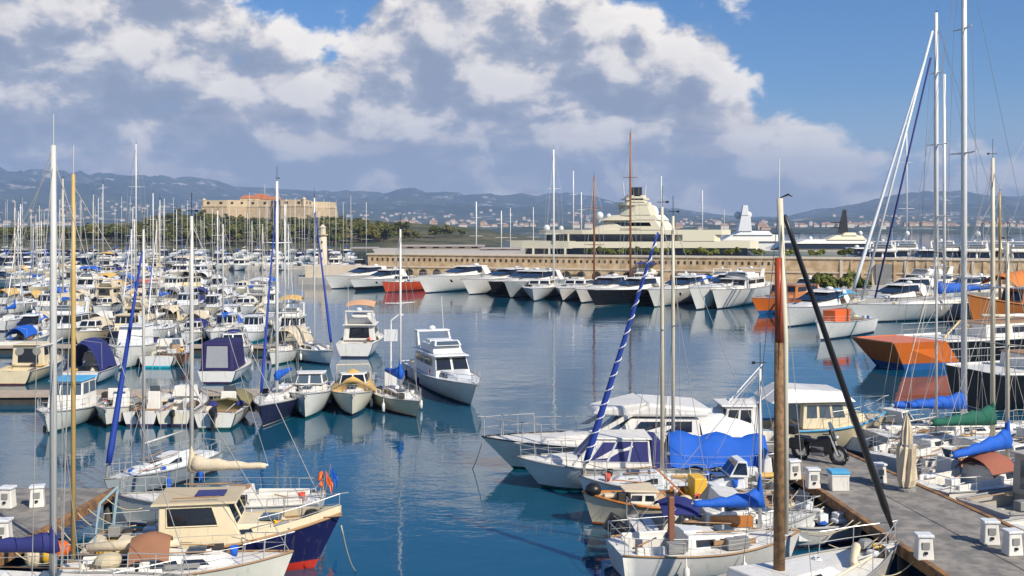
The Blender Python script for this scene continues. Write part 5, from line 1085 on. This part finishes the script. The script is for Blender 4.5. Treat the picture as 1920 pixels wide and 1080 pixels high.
# boat under the blue tarpaulin
o, L = newboat('sailboat', 'sailboat under a bright blue tarpaulin tent with a pale mast', 'sailboat', bow=(1178, 908), stern=(1445, 908))
H = sailboat(o, L, H_WB, WHITE, B=2.4, mast_top=ztop(405, o.location.y), mast_x=o.location.x-at(1262, 908).x, mm=PALE, sp=1, r=.075, fb=.9, boom=False); zd = H.edge(0)[1]
secs = []
for i in range(13):
    x = lerp(L*.22, -L*.46, i/12); hr = 1.12+.1*sin(i*1.3)-.15*(i/12); row = []
    for j in range(11):
        u = -1+j/5; row.append(Vector((x+.1*abs(u), u*(1.25+.08*sin(i*1.7)), zd+hr*(1-abs(u)**1.15)+.12+.05*sin(i*2.2+j*1.4)*abs(u))))
    secs.append(row)
part('tarpaulin', MB().loft(secs), BLUE, o, smooth=True)
part('ridge_pole', MB().tube([(L*.24, 0, zd+1.1), (-L*.46, 0, zd+1.02)], .04, 6), ALU, o)
# boat behind with white sheet drape and the trawler
o, L = newboat('motorboat', 'boat draped in a crumpled white sheet behind the blue tarpaulin', 'motorboat', bow=(1262, 868), stern=(1480, 866)); H = cruiser(o, L, 'pilot', H_W, WHITE, B=2.7, det=1, fb=1.2)
cover(o, H, -L*.2, L*.3, mat('white_sheet', (.66, .65, .62), .8, bump=.03), .9, .5, ridge=(1.7, .9))
part('pole_rack', MB().tube([(L*.3, .5, 1.3), (-L*.3, -.6, 4.2)], .03, 5).tube([(L*.2, -.4, 1.3), (-L*.2, .6, 4.0)], .03, 5).tube([(L*.1, .2, 1.4), (-L*.45, .3, 3.6)], .025, 5), ALUW, o)
o, L = newboat('motorboat', 'cream trawler style cruiser with overhanging roof near the motorbike', 'motorboat', bow=(1660, 838), stern=(1412, 842)); B = 3.2
H = Hull(L, B, 1.6, 1.1, tw=.85, rake=.8, p=2.2, full=.5); H.build(o, H_CR, CREAM, cockpit=(-L*.46, -L*.2, B*.38), rail_m=SKYB, rail_r=.05); zd = H.edge(0)[1]
house(o, -L*.2, L*.18, B*.78, B*.7, zd-.03, zd+1.12, rf=.3, rb=.1, tum=.12, m=CREAM, side=[(.08, .3, .42, .9), (.36, .6, .42, .9), (.66, .9, .42, .9)], front=2, back=1, name='wheelhouse', glass=GLASSB)
part('roof', MB().hexa([(-L*.44, -B*.45, zd+1.17), (L*.2, -B*.4, zd+1.17), (L*.2, B*.4, zd+1.17), (-L*.44, B*.45, zd+1.17)], [(-L*.30, -B*.34, zd+1.77), (L*.12, -B*.32, zd+1.62), (L*.12, B*.32, zd+1.62), (-L*.30, B*.34, zd+1.77)]), WHITE, o, bevel=.06)
for sg in (1, -1): part('roof_post', MB().tube([(-L*.43, sg*B*.4, zd), (-L*.36, sg*B*.4, zd+1.17)], .05, 6), TEAK, o)
house(o, L*.18, L*.38, B*.6, B*.3, zd-.03, zd+.5, rf=.4, m=CREAM, name='trunk_cabin'); rails(o, H, 0, L*.48, .8, n=4)
# wooden cream boat with orange gunwale, outboard on its bow side
o, L = newboat('wooden_boat', 'cream wooden boat with orange gunwale, bow to the left', 'boat', bow=(1092, 985), stern=(1330, 975))
H = Hull(L, 2.1, 1.15, .8, tw=.6, rake=.5, p=1.9, full=.45, dip=.1); H.build(o, H_WD, mat('buff_deck', (.62, .44, .26), .6), cockpit=(-L*.44, -L*.02, .7), floor_m=TEAK, rail_m=VARN, rail_r=.045); zd = H.edge(0)[1]
house(o, -L*.06, L*.2, 1.3, .9, zd-.02, zd+.4, m=WHITE, rf=.2, side=[(.1, .4, .3, .75), (.5, .85, .3, .75)], roof=BEIGE, name='cuddy'); part('oar', MB().tube([(-L*.3, .5, zd+.1), (-L*.1, -.3, zd+1.0)], .03, 6), VARN, o)
part('black_engine_cover', MB().sphere((L*.42, .1, H.edge(L*.42)[1]+.18), .30, 10, .8), BLACK, o, smooth=True)
clutter(o, H, 8, -.42, .3)
part('yellow_cabinet', MB().box(-L*.46, -L*.36, -.5, .3, zd-.2, zd+.75), YELLOW, o, bevel=.03); part('varnished_side', MB().box(-L*.5, -L*.24, -.85, -.78, zd+.02, zd+.22), VARN, o)
# stern-out cabin boat with orange hatch and black outboards
o, L = newboat('motorboat', 'white cabin boat with orange hatch and two tilted black outboards', 'motorboat', at_=(1185, 1035), L=6.0, hd=4, end='stern')
H = cruiser(o, L, 'cuddy', H_W, WHITE, B=2.3, fb=.9); zd = H.edge(0)[1]
for y, s_ in ((.35, 1.15), (-.45, .95)): outboard(o, -L/2-.2, y, .55, s_, BLACK, tilt=-.9)
part('orange_hatch', MB().box(-L*.12, L*.1, -.95, -.91, zd+.1, zd+.45), VARN, o); part('hatch_box', MB().box(-L*.14, L*.12, -.9, .7, zd-.3, zd+.55), WHITE, o, bevel=.04)
part('engine_rack', MB().tube([(-L*.5, -1, .5), (-L*.5, -.9, 1.5), (-L*.5, .9, 1.5), (-L*.5, 1, .5)], .025, 6).tube([(-L*.46, -1, .5), (-L*.3, -.9, 1.6), (-L*.3, .9, 1.6)], .02, 5), GREYM, o)
canopy(o, -L*.36, -L*.16, 1.6, zd, zd+.8, NAVY, 'folded_hood', 4, drop=.3, frame=False)
# sailing boat with royal blue boom cover lying across
o, L = newboat('sailboat', 'white sailboat with royal blue boom cover and brown rudder post, stern to the left', 'sailboat', bow=(1500, 1058), stern=(1150, 1082))
H = sailboat(o, L, H_W, WHITE, B=2.5, mast_top=6, mast_x=L*.28, mm=ALUW, cov=BLUE, sp=0, r=.05, fb=.9, fat=1.0, teak=True); zd = H.edge(0)[1]
part('rudder_post', MB().box(-L*.24, -L*.21, -.5, -.36, .6, 2.4), mat('red_brown_wood', (.22, .09, .05), .6), o, bevel=.03)
part('long_window', MB().box(-L*.02, L*.2, -H.B*.29-.03, -H.B*.29+.05, zd+.12, zd+.26), TEAK, o)
# more low boats packed between the larger ones
for bw_, sw, kd, hm, lb in (((1290, 945), (1475, 940), 'cuddy', H_W, 'low white cuddy boat tucked behind the yellow cabinet'), ((1345, 925), (1520, 922), 'open', H_WD, 'small tan open boat below the blue tarpaulin'), ((1245, 1010), (1440, 1000), 'cuddy', H_WB, 'low white boat with blue stripe beside the royal blue boom'), ((1420, 1030), (1585, 1005), 'open', H_W, 'small white open boat between the weathered mast and the jetty')):
    o, L = newboat('motorboat', lb, 'motorboat', bow=bw_, stern=sw); H = cruiser(o, L, kd, hm, random.choice([WHITE, WHITE2]), B=1.9, fb=.7, ob=.6, rl=False); clutter(o, H, 6, -.4, .3)
for px, py, L_, hd, kd, lb in ((1680, 945, 5.5, 25, 'open', 'small white open boat just right of the jetty near the parasol'), (1775, 925, 6, 20, 'cuddy', 'white cuddy boat behind the blue triangular cover'), (1830, 895, 6.5, 20, 'cuddy', 'low white boat under the green cover at the right'), (1600, 850, 5.5, 30, 'cuddy', 'white cuddy boat beyond the far end of the right jetty')):
    o, L = newboat('motorboat', lb, 'motorboat', at_=(px, py), L=L_, hd=hd, end='stern'); H = cruiser(o, L, kd, H_W, WHITE, B=2.1, fb=.8, fend=1); clutter(o, H, 5, -.4, .3)
# near boat: weathered mast, rust red band and black furled jib
bowp = at(1684, 1012, 1.35); mp = Vector((atY(1461, 0, 26.3).x, 26.3, 0)); dv = (Vector((bowp.x, bowp.y, 0))-mp); ang = atan2(dv.y, dv.x); L = 9.2
o = thing('sailboat', 'white sailboat with thick weathered wooden mast and black furled jib, bow at the jetty', 'sailboat', Vector((bowp.x, bowp.y, 0))-dv.normalized()*L/2, ang)
H = Hull(L, 2.7, 1.3, 1.0, tw=.72, rake=.9, p=2.0, full=.45); H.build(o, hullmat((.66, .62, .56), stripe=(.2, .2, .2)), WHITE, cockpit=(-L*.42, -L*.16, .65), rail_m=GREYM); zd = H.edge(0)[1]
house(o, -L*.16, L*.2, 1.7, 1.0, zd-.03, zd+.45, rf=.6, m=WHITE, side=[(.12, .42, .3, .75), (.5, .74, .3, .75)], name='coachroof', zf=zd+.3); clutter(o, H, 8, -.1, .4); part('folded_sail', MB().tube([(L*.22, -.5, zd+.25), (L*.3, 0, zd+.45), (L*.36, .45, zd+.22)], [.09, .13, .08], 8), CREAM, o, smooth=True); part('spinnaker_pole', MB().tube([(L*.1, -.75, zd+.15), (L*.42, -.2, zd+.3)], .04, 6), PALE, o); rails(o, H, L*.25, L*.47, .6, n=2, name='pulpit')
mx = L/2-dv.length; Ym = 26.3; zz = lambda py: ztop(py, Ym)
mo = part('mast', MB().tube([(mx, 0, zd), (mx, 0, zz(642))], [.155, .125], 12), OLDWOOD, o, smooth=True)
part('red_mast_section', MB().tube([(mx, 0, zz(642)), (mx-.02, 0, zz(483))], [.115, .10], 12), REDWOOD, mo, smooth=True)
part('pale_mast_section', MB().tube([(mx+.12, -.14, zz(1000)), (mx+.1, -.12, zz(640)), (mx+.02, 0, zz(372))], [.06, .07, .08], 10), PALE, mo, smooth=True)
top = Vector((mx, 0, zz(376))); bp_ = Vector((L/2-.1, 0, 1.4)); P_ = [bp_.lerp(top, .03+.93*i/12) for i in range(13)]
part('furled_jib', MB().tube(P_, [.05]+[.105-.05*i/12 for i in range(12)], 8), BLACK, mo, smooth=True)
part('masthead_gear', MB().tube([top, top+Vector((0, 0, 1.1))], .012, 5), ALUW, mo)
part('wind_vane', MB().tube([top+Vector((0, 0, .06)), top+Vector((.22, -.1, .16)), top+Vector((.34, -.14, .10))], [.012, .03, .008], 5), BLACK, mo)
part('rigging', MB().tube([top, (mx-.1, 1.2, zd)], .012, 4).tube([top, (mx-.1, -1.2, zd)], .012, 4), WIRE, mo)
# dark tenders between the jetty and the sailing boat
for k, (px, py, L_, hd, hm, lb) in enumerate(((1475, 1000, 4.6, 20, H_DK, 'dark dinghy with heaped rope beside the jetty'), (1520, 965, 4.4, 15, H_WD, 'small tan dinghy tied against the jetty beam'), (1420, 965, 4.5, 8, H_W, 'white dinghy behind the weathered mast'))):
    o, L = newboat('dinghy', lb, 'dinghy', at_=(px, py), L=L_, hd=hd, end='mid'); H = Hull(L, 1.7, .75, .55, tw=.8, rake=.5); H.build(o, hm, TEAK if k else GREYM, cockpit=(-L*.44, L*.3, .6), rail_m=TEAK); part('thwart', MB().box(-L*.1, 0, -.7, .7, .35, .42), TEAK, o); part('gear_heap', MB().sphere((-L*.2, .1, .35), .42, 10, .5), (ROPE, BEIGE, GREYM)[k], o, smooth=True)

# ---------------------------------------------------------------- right of the jetty
def mastx(o, px): return None
o, L = newboat('sailboat', 'white sailboat with bright blue triangular boom cover beside the jetty', 'sailboat', at_=(1735, 968), L=8.6, hd=28, end='stern')
H = sailboat(o, L, H_W, WHITE, B=2.8, mast_top=ztop(455, 38), mast_x=L*.02, mm=PALE, cov=BLUE, sp=1, r=.08, fb=1.05, fat=1.35, dodger=mat('rust_canvas', (.30, .10, .06), .8), boomtilt=-.03)
o, L = newboat('sailboat', 'sailboat with lumpy dark green boom cover', 'sailboat', at_=(1700, 900), L=9, hd=20, end='stern')
H = sailboat(o, L, H_W, WHITE, B=2.9, mast_top=ztop(300, 44), mast_x=L*.0, mm=PALE, cov=GREEN, sp=1, r=.10, fb=1.05, fat=1.5, jib=None)
o, L = newboat('sailboat', 'sailboat with royal blue boom cover and very tall pale mast', 'sailboat', at_=(1640, 858), L=10, hd=12, end='stern')
H = sailboat(o, L, H_WB, WHITE, B=3.1, mast_top=ztop(-120, 48), mast_x=-L*.05, mm=ALUW, cov=BLUE, sp=3, r=.14, fb=1.1, fat=1.4)
o, L = newboat('sailboat', 'white sailboat with dark green furled jib leaving the right edge', 'sailboat', at_=(1860, 905), L=9, hd=30, end='stern')
H = sailboat(o, L, H_W, WHITE, B=2.9, mast_top=14, mm=ALUW, sp=1, r=.08, fb=1.05, jib=GREEN, jibr=.12)
o, L = newboat('motorboat', 'grey wheelhouse boat at the right edge of the picture', 'motorboat', at_=(1842, 1010), L=6.5, hd=22, end='stern'); cruiser(o, L, 'pilot', H_W, mat('grey_wheelhouse', (.40, .38, .33), .6), B=2.5, fb=1.1, glass=GLASSB)
o, L = newboat('motorboat', 'cream open cabin boat in the lower right corner', 'motorboat', at_=(1905, 1060), L=6, hd=18, end='stern'); cruiser(o, L, 'cuddy', H_CR, WHITE, B=2.4, fb=1.05)
o, L = newboat('inflatable_boat', 'grey and white tender squeezed between jetty and sailboat', 'tender', at_=(1790, 985), L=3.8, hd=28, end='stern'); H = Hull(L, 1.7, .65, .5, tw=.9, rake=.4); H.build(o, H_GRY, FLOOR, cockpit=(-L*.42, L*.3, .55), rail_m=RUBBER, rail_r=.18)
o, L = newboat('sailboat', 'white sailboat with wooden trim near the closed umbrella', 'sailboat', at_=(1655, 905), L=7.5, hd=40, end='stern'); H = sailboat(o, L, H_W, WHITE, B=2.5, mast_top=9, mm=ALU, cov=None, sp=1, r=.05, teak=True)

# ---------------------------------------------------------------- on the jetties
def pedestal(px, py, label, h=.62):
    q = at(px, py, 1.15); o = thing('service_pedestal', label, 'pedestal', (q.x, q.y, 1.155), random.uniform(-.3, .3), 'white service pedestals')
    b = part('box', MB().hexa([(-.23, -.18, 0), (.23, -.18, 0), (.23, .18, 0), (-.23, .18, 0)], [(-.19, -.15, h), (.19, -.15, h), (.19, .15, h), (-.19, .15, h)]), WHITE, o, bevel=.03)
    part('cap', MB().box(-.23, .23, -.19, .19, h+.002, h+.08), WHITE2, o, bevel=.02); part('socket_panel', MB().box(-.10, .10, -.19, -.15, h*.5, h*.8), GREYM, b); part('socket', MB().lathe((0, -.19, h*.35), [(.05, -.03), (.05, .03)], 8), BLACK, b)
for px, py, lb in ((1732, 1048, 'white pedestal nearest the black furled jib foot'), (1524, 915, 'white pedestal with its twin by the left beam of the right jetty'), (1488, 898, 'white pedestal nearest the motorbike'), (1648, 905, 'white pedestal left of the closed umbrella'), (1898, 1040, 'white pedestal at the right edge of the right jetty'), (1856, 1020, 'white pedestal second from the right edge'), (70, 950, 'white pedestal at the end of the left jetty'), (14, 952, 'white pedestal at the left edge of the picture'), (6, 1018, 'white pedestal nearest the camera on the left jetty')): pedestal(px, py, lb)
q = at(1700, 920, 1.15); o = thing('parasol', 'closed beige parasol standing on the right jetty', 'parasol', (q.x, q.y, 1.155))
part('pole', MB().tube([(0, 0, 0), (0, 0, 2.7)], .03, 8), ALU, o); part('base', MB().lathe((0, 0, 0), [(.3, 0), (.3, .08), (.08, .12)], 14), GREYM, o)
part('furled_canopy', MB().loft([[Vector((r_*(.78+.42*(j % 2)+.12*sin(j*2.3+z_*3))*cos(2*pi*j/18+z_*.25), r_*(.78+.42*(j % 2)+.12*sin(j*2.3+z_*3))*sin(2*pi*j/18+z_*.25), z_)) for j in range(18)] for r_, z_ in ((.20, .15), (.29, .4), (.28, 1.0), (.25, 1.5), (.17, 1.62), (.15, 2.2), (.05, 2.6))], True, True), BEIGE, o)
part('tie_strap', MB().lathe((0, 0, 1.55), [(.22, 0), (.22, .07)], 12), GREYM, o)
q = at(1536, 866, 1.15); o = thing('motorbike', 'black motorbike parked at the far end of the right jetty', 'motorbike', (q.x, q.y, 1.155), radians(-40)); o.scale = (1.12,)*3
for x in (-.68, .70):
    wv = part('wheel', MB().tube([(x+.29*cos(a*pi/8), 0, .31+.29*sin(a*pi/8)) for a in range(17)], .065, 8), BLACK, o, smooth=True); part('rim', MB().tube([(x+.2*cos(a*pi/8), 0, .31+.2*sin(a*pi/8)) for a in range(17)], .02, 5).tube([(x, -.06, .31), (x, .06, .31)], .06, 8), GREYM, wv)
part('engine', MB().box(-.25, .28, -.2, .2, .22, .6), GREYM, o, bevel=.06); part('tank', MB().hexa([(-.1, -.16, .6), (.4, -.16, .62), (.4, .16, .62), (-.1, .16, .6)], [(-.05, -.1, .88), (.3, -.12, .95), (.3, .12, .95), (-.05, .1, .88)]), BLACK, o, bevel=.06)
part('seat', MB().hexa([(-.85, -.12, .68), (-.05, -.15, .62), (-.05, .15, .62), (-.85, .12, .68)], [(-.9, -.09, .82), (-.08, -.12, .76), (-.08, .12, .76), (-.9, .09, .82)]), BLACK, o, bevel=.04); part('fork', MB().tube([(.70, -.1, .31), (.42, -.12, 1.0)], .035, 6).tube([(.70, .1, .31), (.42, .12, 1.0)], .035, 6), STEEL, o)
part('handlebar', MB().tube([(.3, -.38, 1.05), (.42, -.1, 1.02), (.42, .1, 1.02), (.3, .38, 1.05)], .022, 6), BLACK, o); part('fairing', MB().hexa([(.4, -.16, .8), (.62, -.1, .8), (.62, .1, .8), (.4, .16, .8)], [(.38, -.13, 1.2), (.48, -.08, 1.15), (.48, .08, 1.15), (.38, .13, 1.2)]), BLACK, o, bevel=.04); part('top_case', MB().box(-1.15, -.8, -.2, .2, .85, 1.15), BLACK, o, bevel=.05)
for sg in (1, -1): part('pannier', MB().box(-.95, -.45, sg*.3-.11, sg*.3+.11, .4, .78), BLACK, o, bevel=.05)
part('side_panel', MB().hexa([(-.3, -.22, .3), (.5, -.2, .35), (.5, .2, .35), (-.3, .22, .3)], [(-.2, -.18, .75), (.5, -.16, .95), (.5, .16, .95), (-.2, .18, .75)]), BLACK, o, bevel=.06); part('windshield', MB().slab([(.5, -.17, 1.12), (.5, .17, 1.12), (.36, .12, 1.42), (.36, -.12, 1.42)], .02, .01), GLASSB, o)
part('headlight', MB().sphere((.62, 0, .92), .09, 10), STEEL, o, smooth=True)
q = at(1572, 918, 1.15); tag(part('storage_crate', MB().box(-.3, .3, -.25, .25, 0, .5).box(-.32, .32, -.27, .27, .5, .56), WHITE, None, bevel=.02, loc=(q.x, q.y, 1.155)), 'white crate with blue lid on the right jetty', 'crate')
rb = bpy.data.objects['storage_crate']; part('lid', MB().box(-.33, .33, -.28, .28, .57, .68), SKYB, rb, bevel=.02)
# mooring lines
RP = [((1690, 1005), (1560, 1040), 'pale mooring line from the jetty corner to the near sailboat'), ((1545, 950), (1445, 985), 'slack mooring line at the middle of the jetty beam'), ((1600, 975), (1510, 1000), 'mooring line from jetty beam to the dark dinghy'), ((1500, 915), (1440, 950), 'short mooring line near the pedestals'), ((160, 950), (255, 985), 'mooring line from the left jetty to the white sailboat'), ((110, 985), (185, 1035), 'mooring line from the left jetty to the fishing boat'), ((1720, 1045), (1640, 1075), 'mooring line hanging at the lowest jetty edge')]
for (a, b, lb) in RP: rope(at(*a, 1.1), at(*b, .7), .25, lb)
for k in range(9):
    a = ext(la, lb_, 41-k*1.35); rope(a+Vector((0, 0, .03)), Vector((a.x-random.uniform(1.2, 2.6), a.y-random.uniform(-.5, 1.2), random.uniform(.5, .9))), .3, 'slack mooring line from the left beam of the right jetty, %s from its far end' % ORD[k])
for k in range(5):
    a = ext(la2, lb2, 34.5-k*1.9); rope(a+Vector((0, 0, .03)), Vector((a.x+random.uniform(1.2, 2.4), a.y-random.uniform(-.3, .8), .8)), .25, 'slack mooring line from the beam of the left jetty, %s from its end' % ORD[k])
b0 = at(640, 985, 1.75); rope(b0, at(668, 1072), .25, 'pale anchor line from the navy bow into the water')
HAZE_D = 0.00013
# ---------------------------------------------------------------- haze: the air between here and the mountains
hb = MB().box(-9500, 9500, -500, 9800, -4, 620)
hz = bpy.data.objects.new('haze', None)
hm_ = bpy.data.materials.new('haze_air'); hm_.use_nodes = True; t = NT(hm_.node_tree)
pv = t.n('ShaderNodeVolumePrincipled'); o_ = t.n('ShaderNodeOutputMaterial'); t.l(pv.outputs[0], o_.inputs['Volume'])
pv.inputs['Color'].default_value = (.44, .63, 1.0, 1); pv.inputs['Density'].default_value = HAZE_D; pv.inputs['Anisotropy'].default_value = 0.0
bpy.data.objects.remove(hz)
hz = part('haze', hb, hm_); tag(hz, 'thin blue haze lying between the harbour and the far mountains', 'haze', kind='stuff')
